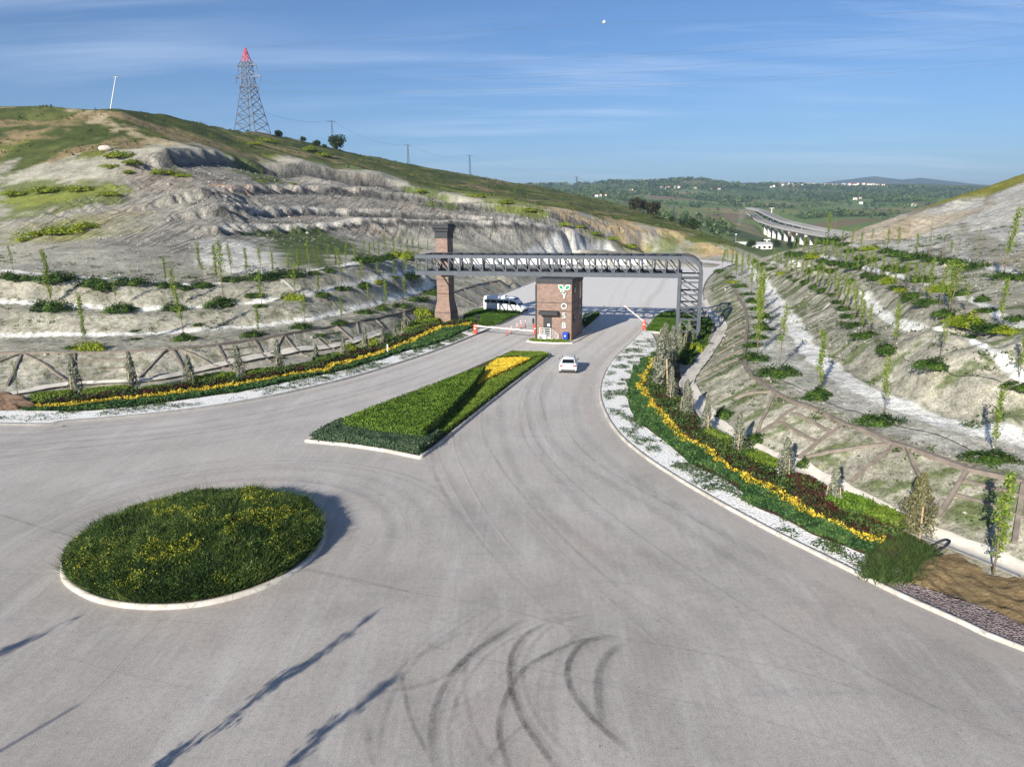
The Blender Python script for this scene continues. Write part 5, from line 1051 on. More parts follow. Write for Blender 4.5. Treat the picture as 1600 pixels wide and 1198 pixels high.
LA = [(136,543,464),(287,526,453),(404,521,478),(476,509,461),(534,504,464),(578,487,447),(603,481,438),(630,476,436)]
LB = [(82,477,397),(183,481,436),(273,480,422),(350,476,386),(409,476,425),(460,464,414),(499,457,426),(534,450,394),(565,445,408),(590,440,411),(616,433,408),(634,433,397),(655,428,402)]
LC = [(21,424,386),(148,440,418),(205,438,412),(259,445,405),(316,443,383),(363,436,385),(408,434,390),(450,428,397),(484,425,380),(513,422,386),(540,416,384),(570,410,378),(585,409,380),(604,404,370),(627,402,370),(645,401,374),(668,398,378),(720,418,398),(737,414,396)]
RA = [(1553,712,608),(1379,655,560),(1281,612,520),(1217,577,481),(1183,555,470),(1181,535,455),(1185,517,440),(1187,500,428),(1185,487,420),(1181,472,410),(1173,458,405),(1166,447,400),(1158,437,398),(1151,429,396),(1144,421,393),(1136,414,390)]
RB = [(1592,590,525),(1468,568,500),(1397,545,475),(1357,522,478),(1341,508,458),(1330,492,440),(1316,478,430),(1302,465,425),(1285,457,414),(1267,448,410),(1251,440,405),(1235,432,400),(1220,424,396),(1207,416,390)]
RC_ = [(1562,514,440),(1510,494,446),(1483,490,412),(1449,472,408),(1427,459,413),(1399,446,408),(1378,438,400),(1358,433,394),(1340,427,388),(1322,420,385),(1306,414,380),(1290,410,376),(1272,404,372),(1255,401,372),(1240,398,372)]
def denser(rows, first):
    out = rows[:first]
    for k in range(first, len(rows) - 1):
        a, c = rows[k], rows[k + 1]; out.append(a); out.append(((a[0] + c[0]) // 2 + k % 3 - 1, (a[1] + c[1]) // 2, (a[2] + c[2]) // 2 + 3))
    return out + rows[-1:]
RB = denser(RB, 3); RC_ = denser(RC_, 2); LC = denser(LC, 4)
RD = [(1568,433,335),(1598,432,380),(1524,417,352),(1494,410,357),(1485,409,378),(1471,409,352),(1451,404,346),(1431,404,368),(1403,399,358),(1386,393,360),(1362,388,360),(1345,388,363),(1329,391,361),(1316,381,355),(1303,380,340),(1293,378,335)]
names = {'LA': ('lowest bench of the left bank', LA), 'LB': ('middle bench of the left bank', LB), 'LC': ('upper bench of the left bank', LC), 'RA': ('lowest bench of the right bank', RA), 'RB': ('second bench of the right bank', RB), 'RC': ('third bench of the right bank', RC_), 'RD': ('top bench of the right bank', RD)}
k_ = 0
for key, (where, rows) in names.items():
    frm = 'left' if key[0] == 'L' else 'right'
    for i, (px, pb, pt_) in enumerate(rows):
        p = hit(px, pb); h = max(1.6, hpix(p, pb - pt_)); bare = (key == 'RD' and i in (2, 3, 5, 6, 14)) or (key == 'LC' and i in (1, 2))
        pro = BARE[k_ % 2] if bare else PRO[k_ % 6]
        look = 'nearly bare thin sapling' if bare else ('slender leafy sapling' if h > 3.2 else 'short leafy sapling')
        place(pro, p, h, f'{look} on the {where}, {ORD[i]} from the {frm}', 'young trees on the ' + ('left' if key[0] == 'L' else 'right') + ' bank', fat=.95 if h > 3 else 1.15); k_ += 1
p = hit(1551, 897); place(PRO[2], p, hpix(p, 160), 'leafy sapling in the bare dirt at the lower right corner', 'young trees on the right bank', fat=1.0, rz=1.0)
for (px, pb, pt_, lab) in [(1485,486,418,'dense bushy young tree among shrubs on the second right bench'), (1150,432,400,'pale green sapling by the bend of the right drainage channel'), (1128,420,392,'small sapling at the far end of the right drainage channel')]:
    p = hit(px, pb); place(PRO[k_ % 6], p, hpix(p, pb - pt_), lab, 'young trees on the right bank', fat=1.5); k_ += 1
# trees and a lamp post just outside the picture: only their shadows are seen
verge_trees = [((-13.9, 11.2), 6.2, 'slender sapling on the near verge, casting the longest shadow on the road'), ((-12.4, 7.4), 6.2, 'slender sapling on the near verge, second from the right'), ((-25.2, 12.2), 6.0, 'slender sapling on the near verge, farthest left')]
for (xy, h, lab) in verge_trees: place(CLUMP[verge_trees.index((xy, h, lab))], (xy[0], xy[1], 0.), h, lab, 'young trees on the near verge', fat=.72)
vp = thing('lamp_post', 'plain grey post on the near verge, casting a thin straight shadow', 'post', (-24.3, 2.3, -.3)); b = MB(); b.tube([(0, 0, -.2), (0, 0, 8.2)], [.09, .05], 8); b.build('pole', steel_l, vp); b = MB(); b.box((0, 0, .1), (.4, .4, .3)); b.build('base', concrete, vp)

# --- shrub mounds
def shrub_mesh(seed, mat, n=2000, size=.14, flat=.62):
    rng = np.random.default_rng(seed); d = rng.normal(size=(n, 3)); d[:, 2] = np.abs(d[:, 2]); d /= np.linalg.norm(d, axis=1)[:, None]; az = np.arctan2(d[:, 1], d[:, 0])
    r_ = rng.uniform(.4, 1.03, n) ** .45 * (1 + .26 * np.sin(az * 2 + seed) + .2 * np.sin(az * 5 + 2 * seed)) * (1 + rng.normal(0, .07, n)) * (.85 + .3 * vnoise(d[:, 0] * 2.5 + seed, d[:, 1] * 2.5 + d[:, 2] * 2, seed))
    Cn = d * r_[:, None] * np.array([1, 1, flat]); V, Fq, t = leaves(Cn, size, rng, up=.3, nrm=d, tint=np.clip(.15 + .65 * vnoise(d[:, 0] * 3 + 5, d[:, 1] * 3 + d[:, 2], seed) + rng.normal(0, .2, n), 0, 1)); me = raw_mesh('shrub', V, [Fq], mat, attrs={'tint': t}); return me
SH = [shrub_mesh(401 + i, bush_m) for i in range(3)] + [shrub_mesh(411, bushy_m, size=.14)]
def shrub(p, w, label, k=0, group=None, hh=1.0, name='shrub'):
    o = link(name, SH[k], None, (p[0], p[1], p[2] - .05), RT.uniform(0, 6.28)); r_ = w / 2; o.scale = (r_, r_ * RT.uniform(.8, 1.), r_ * hh); return tag(o, label, 'shrub', group)
SHL = {'lowest bench of the left bank': [(140,546,40),(288,531,36),(395,524,30),(471,513,27),(530,506,25),(572,490,27),(598,484,26),(628,479,28),(211,530,14)],
 'middle bench of the left bank': [(80,484,46),(188,486,44),(272,484,32),(346,478,44),(407,479,20),(457,468,33),(503,463,27),(534,452,24),(568,448,27),(592,442,17),(617,435,18),(640,434,30)],
 'upper bench of the left bank': [(14,434,30),(36,437,34),(89,438,50),(148,446,44),(162,452,28),(206,444,42),(262,448,40),(315,448,36),(363,439,36),(408,437,42),(450,432,46),(489,427,20),(513,424,22),(570,410,40),(606,405,26),(630,403,42),(590,408,24)],
 'slope of the left bank': [(292,452,16),(345,470,22),(397,463,26),(310,508,14),(211,518,12),(500,525,16),(436,560,16),(655,470,26),(676,460,30),(690,452,26)],
 'lowest bench of the right bank': [(1547,717,62),(1375,661,54),(1277,620,44),(1217,586,52),(1180,562,36),(1177,541,30),(1185,528,30),(1190,512,26),(1192,498,24),(1183,484,22),(1175,472,22),(1168,461,20),(1156,449,20),(1148,442,18),(1141,435,18),(1127,426,20),(1199,516,20),(1195,493,18)],
 'second bench of the right bank': [(1594,606,44),(1462,573,54),(1386,549,44),(1352,527,38),(1336,510,34),(1328,496,26),(1318,484,22),(1311,473,20),(1302,462,20),(1286,456,22),(1272,450,18),(1260,443,18),(1244,439,14),(1235,434,14),(1221,429,14),(1207,422,18),(1192,415,16),(1180,411,16)],
 'third bench of the right bank': [(1555,518,52),(1513,507,66),(1476,493,36),(1448,476,36),(1425,464,34),(1402,452,26),(1388,442,30),(1372,436,30),(1354,431,24),(1535,470,30),(1586,500,30),(1339,419,34),(1321,415,26),(1304,413,24),(1286,410,22),(1269,403,28),(1246,401,24),(1234,398,20),(1580,520,40),(1410,425,30),(1390,421,30)],
 'top bench of the right bank': [(1568,434,40),(1598,436,34),(1524,419,34),(1490,412,40),(1462,408,30),(1431,405,40),(1403,400,32),(1386,395,26),(1362,390,28),(1330,394,22),(1300,381,34),(1320,384,24)],
 'slope of the right bank': [(1520,528,26),(1470,455,44),(1440,440,36),(1497,462,30),(1543,486,30),(1365,408,26),(1345,404,24),(1420,470,20),(1300,425,22),(1280,420,20),(1330,440,18),(1265,425,18),(1410,455,20)]}
big = 0
for where, rows in SHL.items():
    for i, (px, py, w) in enumerate(rows):
        p = hit(px, py); wm = w / FPX * depth(p); k = (i * 7 + len(where)) % 3; k = 3 if (px * 13 + py) % 13 == 0 else k
        frm = 'left' if 'left' in where else 'right'; order = sorted(rows, key=lambda q: q[0] if frm == 'left' else -q[0]); j = order.index((px, py, w))
        shrub(p, wm * 1.1, ('yellow green' if k == 3 else 'dark green') + f' shrub on the {where}, {ORD[j]} from the {frm}', k, 'shrubs on the ' + frm + ' bank', RT.uniform(.6, .95))
# bushes among the left planting and at the portal column
for i, (px, py, w, k, lab) in enumerate([(548,549,32,3,'bright green bush in the left bed beside the third conifer from the pillar'), (585,541,34,3,'bright green bush in the left bed between the last two tall conifers'), (612,530,26,0,'dark bush at the back of the left bed'), (640,515,34,0,'dark green bush in the left bed left of the brick pillar'), (664,507,30,3,'light green bush close to the left of the brick pillar'), (690,498,40,0,'bush against the left side of the pillar base'), (655,492,30,3,'yellow green bush on the slope left of the brick pillar'), (735,508,24,0,'dark low bush right of the pillar base'),
     (1066,556,28,2,'bush at the left foot of the portal column'), (1084,548,30,3,'yellow green bush in front of the portal column'), (1098,541,24,0,'dark bush right of the portal column foot'), (1075,568,26,0,'dark bush in front of the portal column, nearest the channel'), (1060,630,24,3,'bright green bush in the right bed left of the conifers'), (1133,650,30,0,'dark bush on the far side of the right channel'), (1181,690,34,2,'low green plant on the slope below the right frame'), (1256,726,26,2,'green plant at the foot of the right frame'), (110,545,16,0,'small bush at the top of the left frame')]):
    p = hit(px, py); shrub(p, w / FPX * depth(p) * 1.1, lab, k, None, 1.1, 'bush')
# mustard bushes on the hillside
YB = [(188,246,50),(208,256,36),(176,262,30),(200,270,24),(258,272,44),(284,276,28),(60,368,46),(98,364,60),(138,356,46),(40,376,30),(30,305,40),(80,300,50),(130,298,40),(170,305,30),(484,236,34),(505,244,30),(458,288,14),(660,300,20),(745,308,26),(790,318,30),(830,330,26),(930,366,20),(955,374,24),(985,386,26),(880,352,26),(905,355,20),(395,226,24),(420,222,30),(410,284,16)]
for i, (px, py, w) in enumerate(YB):
    p = hit(px, py); o = shrub(p, w / FPX * depth(p), f'yellow flowering bush on the left hillside, {ORD[sorted(YB).index((px, py, w))]} from the left', 3, 'yellow bushes on the hillside', .55, 'flowering_bush'); 
# dark trees on the ridge
def crown_tree(name, px, py, pt_, w, mat, label, group, seed, n=1500):
    p = hit(px, py); h = hpix(p, py - pt_); r_ = w / 2 / FPX * depth(p); rng = np.random.default_rng(seed); t = thing(name, label, 'tree', tuple(p), 0, group)
    b = MB(); b.tube([(0, 0, -.4), (.1, 0, h * .35), (0, .1, h * .7)], [h * .035, h * .026, h * .01], 7)
    for a in np.linspace(0, 5, 5): b.tube([(0, 0, h * .3), (math.cos(a) * r_ * .5, math.sin(a) * r_ * .5, h * .62)], [h * .015, h * .005], 5)
    b.build('trunk', bark_d, t); Cn = []
    for k in range(16): c_ = rng.normal(size=3); c_ /= np.linalg.norm(c_); c_ = c_ * np.array([r_ * .62, r_ * .62, h * .27]) * rng.uniform(.5, 1.05) + np.array([0, 0, h * .58]); q = rng.normal(size=(n // 16, 3)); q /= np.linalg.norm(q, axis=1)[:, None]; Cn.append(c_ + q * rng.uniform(.6, 1, (len(q), 1)) * r_ * .42)
    Cn = np.vstack(Cn); Cn[:, 2] = np.maximum(Cn[:, 2], h * .08); V, Fq, tt = leaves(Cn, r_ * .15, rng, up=.3, aspect=.8); link('crown', raw_mesh('crown', V, [Fq], mat, attrs={'tint': tt}), t)
for i, (px, py, pt_, w, mt, lab) in enumerate([(527,236,212,34,dark_m,'big round dark tree on the ridge behind the nearest lattice pole'),(474,222,214,12,dark_m,'small dark tree on the ridge, left of the big round tree'),(494,228,221,16,dark_m,'low dark tree on the ridge between the small tree and the big round tree'),(507,231,226,9,dark_m,'lowest dark bush on the ridge next to the big round tree'),(436,213,206,17,dark_m,'dark bush on the ridge at the right foot of the pylon'),
   (991,332,309,28,brown_m,'dark brownish tree above the tan slope, left one of the pair'),(1020,341,317,32,brown_m,'dark brownish tree above the tan slope, right one of the pair'),(1006,334,313,24,brown_m,'dark brownish tree half hidden between the pair above the tan slope'),(1049,349,336,12,dark_m,'small green tree right of the brownish trees, beside a lattice pole'),(1082,358,344,26,dark_m,'low dark green tree at the right end of the ridge row'),(1066,355,345,16,dark_m,'low green bush between the lattice pole and the dark green tree'),
   (1173,389,376,18,dark_m,'dark round tree behind the white sheds in the valley'),(1196,388,374,20,dark_m,'dark tree under the first viaduct piers'),(1213,386,376,16,dark_m,'dark tree at the foot of the viaduct piers, right of the white mast'),(1236,388,378,18,dark_m,'green tree under the middle of the viaduct')]): crown_tree('ridge_tree' if i < 11 else 'valley_tree', px, py, pt_, w, mt, lab, 'trees on the ridge' if i < 11 else 'trees in the valley', 500 + i)

# --- staked conifers
def conifer(seed, H=2.6, R0=.5, n=1900, mat=con_m, droop=False):
    rng = np.random.default_rng(seed); root = thing('young_conifer', 'x', 'conifer', (0, -300, -60)); b = MB(); b.tube([(0, 0, -.1), (0, 0, H * .98)], [.04, .01], 6); b.build('trunk', bark_d, root)
    t = rng.uniform(.0, 1, n) ** .75; a = rng.uniform(0, 6.28, n); lay_ = .72 + .28 * np.abs(np.sin(t * 26 + a)); r_ = R0 * (1.02 - t) ** .75 * rng.uniform(.25, 1, n) ** .5 * lay_ * (1 + .3 * np.sin(a * 3 + t * 9) + .25 * np.sin(a * 2 - t * 14)) * (1 + rng.normal(0, .12, n)); r_ *= smooth(0, .08, t) * .4 + .6
    Cn = np.c_[r_ * np.cos(a), r_ * np.sin(a), .12 + t * H * .94]; d = np.c_[np.cos(a), np.sin(a), np.full(n, .5 if not droop else -.6)]
    V, Fq, tt = leaves(Cn, .15, rng, up=.2, aspect=.4, nrm=d * .8); link('crown', raw_mesh('crown', V, [Fq], mat, attrs={'tint': tt}), root)
    for s in (1, -1): b = MB(); b.tube([(s * .42, -.1, -.1), (s * .30, -.06, 1.35)], .032, 6); b.build('stake', wood, root)
    return root
CO = [conifer(601), conifer(602, n=1700, R0=.44), conifer(603, R0=.58, n=2300)]; COo = conifer(604, R0=.8, n=2600, mat=cono_m, droop=True)
CL = [(121,622,565,22),(209,613,560,22),(298,608,563,16),(375,597,549,19),(437,587,540,18),(495,570,543,12),(538,564,532,14),(572,553,518,15),(599,544,518,11),(617,533,512,12),(633,520,492,16)]
CRr = [(1431,838,752,44),(1301,797,732,28),(1226,748,692,26),(1153,712,654,24),(1103,680,627,22),(1072,653,602,20),(1048,628,581,18),(1031,608,530,22),(1037,590,520,20),(1050,572,520,20),(1060,556,512,20),(1075,545,508,18)]
for i, (px, pb, pt_, w) in enumerate(CL):
    p = hit(px, pb); place(CO[i % 3], p, 1.2 * hpix(p, pb - pt_), f'grey green staked conifer in the left bed, {ORD[i]} from the left', 'staked conifers in the left bed', 2.6, 1.0)
for i, (px, pb, pt_, w) in enumerate(CRr):
    p = hit(px, pb); place(COo if i == 0 else CO[i % 3], p, 1.2 * hpix(p, pb - pt_), 'olive drooping conifer tied to a slanted stake, nearest in the right bed' if i == 0 else f'grey green staked conifer in the right bed, {ORD[i]} from the near end', 'staked conifers in the right bed', 2.6, 1.0)
p = hit(31, 628); place(BARE[0] if BARE[0].name not in used else BARE[1], p, hpix(p, 70), 'bare thin sapling at the left end of the left planting bed', 'young trees on the left bank')
# --- clipped hedge blocks in the beds
def block(a, b_, w, h, label, mat=box_m, n=5000, group='hedge blocks in the beds', z=.25):
    a = gz(*a, z)[:2]; b_ = gz(*b_, z)[:2]; d = (b_ - a) / np.linalg.norm(b_ - a); q = np.array([-d[1], d[0]]) * w / 2; P = [a - q, b_ - q, b_ + q, a + q]; P = curve(np.c_[np.array(P + [P[0]]), np.zeros(5)], 3)[:-1]; hedge(P, z - .1, h, mat, label, n, .14, name='hedge_block', group=group, rag=.25)
for a, b_, w, h, lab in [((55,628),(110,624),1.3,.8,'clipped box hedge block at the left end of the left bed'), ((134,621),(198,615),1.3,.75,'clipped box hedge block between the two leftmost conifers'), ((228,613),(290,608),1.1,.6,'low dark hedge block between the second and third conifer from the left'), ((307,602),(362,594),1.3,.85,'bright box hedge block between the third and fourth conifer from the left'), ((386,591),(431,585),1.3,.8,'bright box hedge block right of the fourth conifer from the left'), ((445,583),(490,573),1.1,.6,'dark hedge block right of the fifth conifer from the left'), ((497,570),(531,561),1.3,.8,'box hedge block under the sixth and seventh conifer from the left'), ((680,504),(640,520),1.6,.8,'box hedge block left of the brick pillar base'),
     ((1358,806),(1405,828),1.0,.7,'bright box hedge block left of the drooping conifer'), ((1300,790),(1352,806),1.2,.8,'dark hedge block right of the nearest upright conifer'), ((1170,714),(1210,736),.9,.6,'bright box hedge block right of the fourth conifer of the right bed'), ((1108,682),(1142,700),.9,.6,'bright box hedge block between two conifers in the middle of the right bed'), ((1240,755),(1290,782),1.1,.6,'brownish low hedge block behind the red border')]:
    block(a, b_, w, h, lab, red_m if 'brownish' in lab else (boxd_m if 'dark' in lab else box_m))

# --- timber-look concrete frames lying on the lowest banks
frame_m = plain('brown_concrete', srgb(124,114,105), .9, var=.25, scale=2.)
def lie(b, a, c, w=.26, h=.2, off=.05):
    A, B_ = hit(*a), hit(*c); n = max(2, int(np.linalg.norm(B_ - A) / .7)); P = [A + (B_ - A) * t for t in np.linspace(0, 1, n + 1)]; P = [np.array([p[0], p[1], hgt(p[0], p[1]) + off]) for p in P]
    for p, q in zip(P[:-1], P[1:]): b.bar(p, q + (q - p) * .02, w, h)
def frame(label, cap, braces, posts, rungs, loc):
    t = thing('slope_frame', label, 'slope frame', (0, 0, 0)); b = MB(); 
    for p, q in zip(cap[:-1], cap[1:]): b.bar(p + np.array([0, 0, .06]), q + np.array([0, 0, .06]) + (q - p) * .01, .32, .26)
    b.build('cap_beam', frame_m, t)
    for nm, lst, w in (('brace', braces, .2), ('post', posts, .22), ('rung', rungs, .13)):
        for a, c in lst: b = MB(); lie(b, a, c, w); b.build(nm, frame_m, t)
def capl(pl): P = resample(pl, step=1.2); P[:, 2] = H0(P[:, 0], P[:, 1]); return list(P)
frame('brown frame of beams and slanted braces lying on the lowest left bank', capl(capL[:11]), [((34,553),(0,566)),((34,553),(11,604)),((36,553),(108,599)),((267,543),(217,591)),((267,544),(290,582)),((270,544),(363,577)),((443,525),(428,553)),((444,525),(482,557)),((557,505),(560,521)),((558,504),(600,513))],
      [((116,553),(116,597)),((198,549),(203,590)),((336,537),(361,574)),((395,530),(425,566)),((496,529),(523,546)),((524,509),(552,532)),((581,497),(600,512)),((620,487),(645,505))], [((117,566),(200,561)),((157,577),(200,574)),((345,548),(401,542)),((352,560),(411,553)),((506,523),(531,519)),((516,535),(543,530))], 0)
frame('brown frame of beams and slanted braces lying on the lowest right bank', capl(capR[:15]), [((1210,612),(1150,623)),((1212,613),(1181,681)),((1409,693),(1254,716)),((1407,694),(1330,754)),((1411,694),(1466,808)),((1163,560),(1104,585)),((1164,545),(1112,572)),((1166,530),(1118,556))],
      [((1251,634),(1181,681)),((1324,662),(1247,717)),((1517,728),(1466,808)),((1166,515),(1125,540)),((1168,500),(1133,520)),((1600,749),(1585,850))], [((1237,647),(1300,675)),((1215,661),(1278,692)),((1507,752),(1600,779)),((1493,775),(1600,810))], 0)
frame('farther brown frame of slanted beams on the bank beside the minibus', capl(capL[11:]), [((705,458),(745,478)),((722,452),(762,470)),((742,447),(778,463))], [((760,441),(792,456)),((780,437),(806,448))], [], 0)
# --- hoses, loose stone
hose_m = plain('black_hose', srgb(30,30,32), .5, var=.1)
def hose(name, pts, r, label, on=True):
    P = resample(curve([hit(*p) for p in pts], 6), step=.4); 
    if on: P[:, 2] = H0(P[:, 0], P[:, 1]) + r + .02
    b = MB(); b.tube(P, r, 6); tag(b.build(name, hose_m, None, smooth_=True), label, 'hose')
hose('drip_hose', [(1193,570),(1217,592),(1262,612),(1300,632),(1350,648),(1400,666),(1450,676),(1505,698),(1545,718),(1600,722)], .022, 'thin black drip hose running along the lowest right bench')
hose('drip_hose', [(1410,557),(1440,568),(1480,582),(1520,588),(1565,598)], .022, 'thin black drip hose along the second right bench')
b = MB(); q0 = hit(1470, 868); pts = [q0 + np.array([-1.5 + .5 * t, -.1 + .15 * math.sin(t * 2), .12]) for t in np.linspace(0, 3, 8)] + [q0 + np.array([.5 * math.sin(a), .3 + .25 * math.cos(a), .3 + .32 * math.sin(a)]) for a in np.linspace(-.5, 3.6, 16)]
b.tube(pts, .045, 8); tag(b.build('coiled_hose', hose_m, None, smooth_=True), 'looped black hose end lying on the dirt at the end of the right bed', 'hose')
bm = bmesh.new(); bmesh.ops.create_icosphere(bm, subdivisions=3, radius=1.0)
for v_ in bm.verts: q = v_.co; v_.co = q * (1 + .35 * (float(vnoise(np.array([q.x * 1.6 + 3]), np.array([q.y * 1.6 + q.z * 1.3]), 5)[0]) - .5)); v_.co.z *= .7
me = bpy.data.meshes.new('boulder'); bm.to_mesh(me); bm.free(); me.materials.append(plain('pale_stone', srgb(214,200,184), .9, var=.2)); p = hit(165, 237); o = tag(link('boulder', me, None, (p[0], p[1], p[2] + .8)), 'pale boulder on the grass left of the yellow bush, high on the left hillside', 'boulder'); o.scale = (1.7, 1.5, 1.3)
sp = hit(8, 636); bm = bmesh.new(); bmesh.ops.create_icosphere(bm, subdivisions=5, radius=1.0)
for v_ in bm.verts: q = v_.co; f = float(fbm(np.array([q.x * 2 + 3]), np.array([q.y * 2 + q.z * 1.3]), 4, 5)[0]); v_.co = q * (.7 + .7 * f)
me = bpy.data.meshes.new('dirt_heap'); bm.to_mesh(me); bm.free(); me.materials.append(plain('dark_clods', srgb(112,92,76), .95, var=.35, scale=4)); o = tag(link('dirt_heap', me, None, (sp[0] - .6, sp[1], .2)), 'brown heap of clods at the left edge, left end of the planting bed', 'dirt heap'); o.scale = (2.6, 1.3, .9)
# ================================================================== PYLON, POLES, WIRES, VALLEY
RV_ = np.random.default_rng(77)
galv = plain('galvanised_steel', srgb(96,100,110), .5, .4, .1); redw = plain('red_mast_paint', srgb(206,70,76), .5, .1); paint_w = plain('weathered_white', srgb(214,212,206), .6, var=.08)
def stand(px, Y, pyt):
    q = gy(px, 300, Y); z = hgt(q[0], q[1]); top = gy(px, pyt, Y); return np.array([q[0], q[1], z]), float(top[2] - z)
def lattice(b, w0, w1, h, n, t, z0=0., legs=True, dd=None):
    zs = [z0 + (h - z0) * (1 - (1 - i / n) ** 1.25) for i in range(n + 1)]; hw = lambda z: (w0 + (w1 - w0) * (z - z0) / (h - z0)) / 2; cs = [(-1, -1), (1, -1), (1, 1), (-1, 1)]
    for i in range(n):
        for k in range(4):
            a, c = cs[k], cs[(k + 1) % 4]; r0, r1 = hw(zs[i]), hw(zs[i + 1]); A0 = (a[0] * r0, a[1] * r0, zs[i]); A1 = (a[0] * r1, a[1] * r1, zs[i + 1]); B0 = (c[0] * r0, c[1] * r0, zs[i]); B1 = (c[0] * r1, c[1] * r1, zs[i + 1])
            if legs: b.bar(A0, A1, t)
            b.bar(A0, B1, t * .6); b.bar(B0, A1, t * .6); b.bar(A1, B1, t * .5)
PY = 375.; pp, ph = stand(403, PY, 75); pt_top = gy(391, 75, PY); sxw = pp[0]
py_ = thing('transmission_pylon', 'tall steel lattice transmission pylon with a red tip on the left ridge', 'pylon', tuple(pp), R(-18))
w_base = 47 / FPX * depth(pp) * .82; zz_ = lambda py: float(gy(395, py, PY)[2] - pp[2]); zA, zB_, zC, zR = zz_(136), zz_(121), zz_(103), zz_(97)
b = MB(); lattice(b, w_base, 5.0, zA, 6, .3); b.build('tower_body', galv, py_); b = MB(); lattice(b, 5.0, 3.4, zR, 4, .26, zA); b.build('upper_body', galv, py_)
b = MB(); lattice(b, 3.4, .3, ph, 3, .26, zR); b.build('peak', redw, py_)
tips = []
for z_, hw_ in ((zA, 34 / 2), (zB_, 45 / 2), (zC, 34 / 2)):
    L_ = hw_ / FPX * depth(pp)
    for s in (-1, 1):
        b = MB()
        for y_ in (-1.6, 1.6): b.bar((s * 1.6, y_, z_), (s * L_, 0, z_), .24); b.bar((s * 1.6, y_, z_ + 2.6), (s * L_, 0, z_ + .1), .2)
        for f in (.3, .55, .8): b.bar((s * L_ * f, 0, z_), (s * L_ * f * .9, 0, z_ + 2.4 * (1 - f)), .2)
        b.bar((s * L_, 0, z_), (s * L_, 0, z_ - 2.4), .3); b.build('crossarm', galv, py_)
    tips.append((z_, L_))
wire_m = plain('wire', srgb(120,126,136), .4, .3)
def wire(name, A, B, sag, r, label, cat, group=None):
    A = np.array(A); B = np.array(B); P = [A + (B - A) * t - np.array([0, 0, sag * 4 * t * (1 - t)]) for t in np.linspace(0, 1, 40)]; b = MB(); b.tube(P, r, 4); return tag(b.build(name, wire_m), label, cat, group)
ca_, sa_ = math.cos(R(-18)), math.sin(R(-18)); WL = ['lowest', 'middle', 'upper']
for (z_, L_), lev, ends in zip(tips, WL, ((132, 122), (98, 84), (66, 54))):
    for s, pe, w_ in ((-1, ends[0], 'left'), (1, ends[1], 'right')):
        A = pp + np.array([ca_ * s * L_, sa_ * s * L_, z_ - 2.4]); wire('power_line', A, gy(1900, pe - 62, 330), 6, .03, f'thin power cable from the {w_} end of the {lev} pylon crossarm', 'power cable', 'power cables across the sky')
A = pp + np.array([0, 0, ph]); Bw = gy(1900, -20, 330); bal = gy(944, 35, 352)
wire('earth_wire', A, tuple(bal), 0, .04, 'thin earth wire from the red pylon tip to the marker ball', 'earth wire'); wire('earth_wire', tuple(bal), Bw, 3, .04, 'thin earth wire running from the marker ball out to the right', 'earth wire')
bm = bmesh.new(); bmesh.ops.create_uvsphere(bm, u_segments=20, v_segments=12, radius=.75); me = bpy.data.meshes.new('marker_ball'); bm.to_mesh(me); bm.free(); me.materials.append(paint_w); o = tag(link('marker_ball', me, None, tuple(bal)), 'tiny pale marker ball high in the blue sky', 'marker ball')
# wooden/concrete pole leaning on the ridge
q, h_ = stand(189, 268, 119); pl_ = thing('utility_pole', 'slightly leaning pale utility pole on the ridge at the upper left', 'utility pole', tuple(q)); tp = gy(181, 119, 268) - q
b = MB(); b.tube([(0, 0, -.5), tuple(tp * .99)], [.2, .13], 8); b.build('pole', paint_w, pl_); b = MB(); b.bar(tuple(tp * .97 + np.array([-1.1, 0, 0])), tuple(tp * .97 + np.array([1.1, 0, 0])), .16); 
for k in (-1, 0, 1): b.tube([tuple(tp * .97 + np.array([k, 0, .05])), tuple(tp * .97 + np.array([k, 0, .5]))], .09, 6)
b.build('crossarm', galv, pl_)
LP = [(525,236,188,420,'nearest lattice pole on the ridge, in front of the big dark tree'), (640,264,226,500,'second lattice pole along the ridge, left of middle'), (735,273,242,560,'third lattice pole along the ridge, above the quarry'), (901,309,276,600,'fourth lattice pole along the ridge, in front of the far wooded hills'), (1054,348,322,480,'lattice pole beside the small green tree, right end of the ridge')]
tops = []
for px, pb, ptp, Y, lab in LP:
    q, h_ = stand(px, Y, ptp); t = thing('lattice_pole', lab, 'lattice pole', tuple(q), .3, 'lattice poles along the ridge'); b = MB(); lattice(b, 1.4, .6, h_ * .97, 9, .1); b.build('mast', galv, t)
    b = MB(); b.bar((-2.2, 0, h_ * .96), (2.2, 0, h_ * .96), .16)
    for k in (-2, 0, 2): b.bar((k, 0, h_ * .96), (k, 0, h_), .14)
    b.build('crossarm', galv, t); tops.append(q + np.array([0, 0, h_]))
for i in range(len(tops) - 1): wire('pole_wire', tops[i], tops[i + 1], 4, .035, ['thin wire between the first two lattice poles on the ridge', 'thin wire between the second and third lattice poles', 'thin wire between the third and fourth lattice poles', 'thin wire between the fourth and last lattice poles'][i], 'wire')
wire('pole_wire', pp + np.array([2, 0, ph * .3]), tops[0], 3, .035, 'thin wire from the pylon to the nearest lattice pole', 'wire')

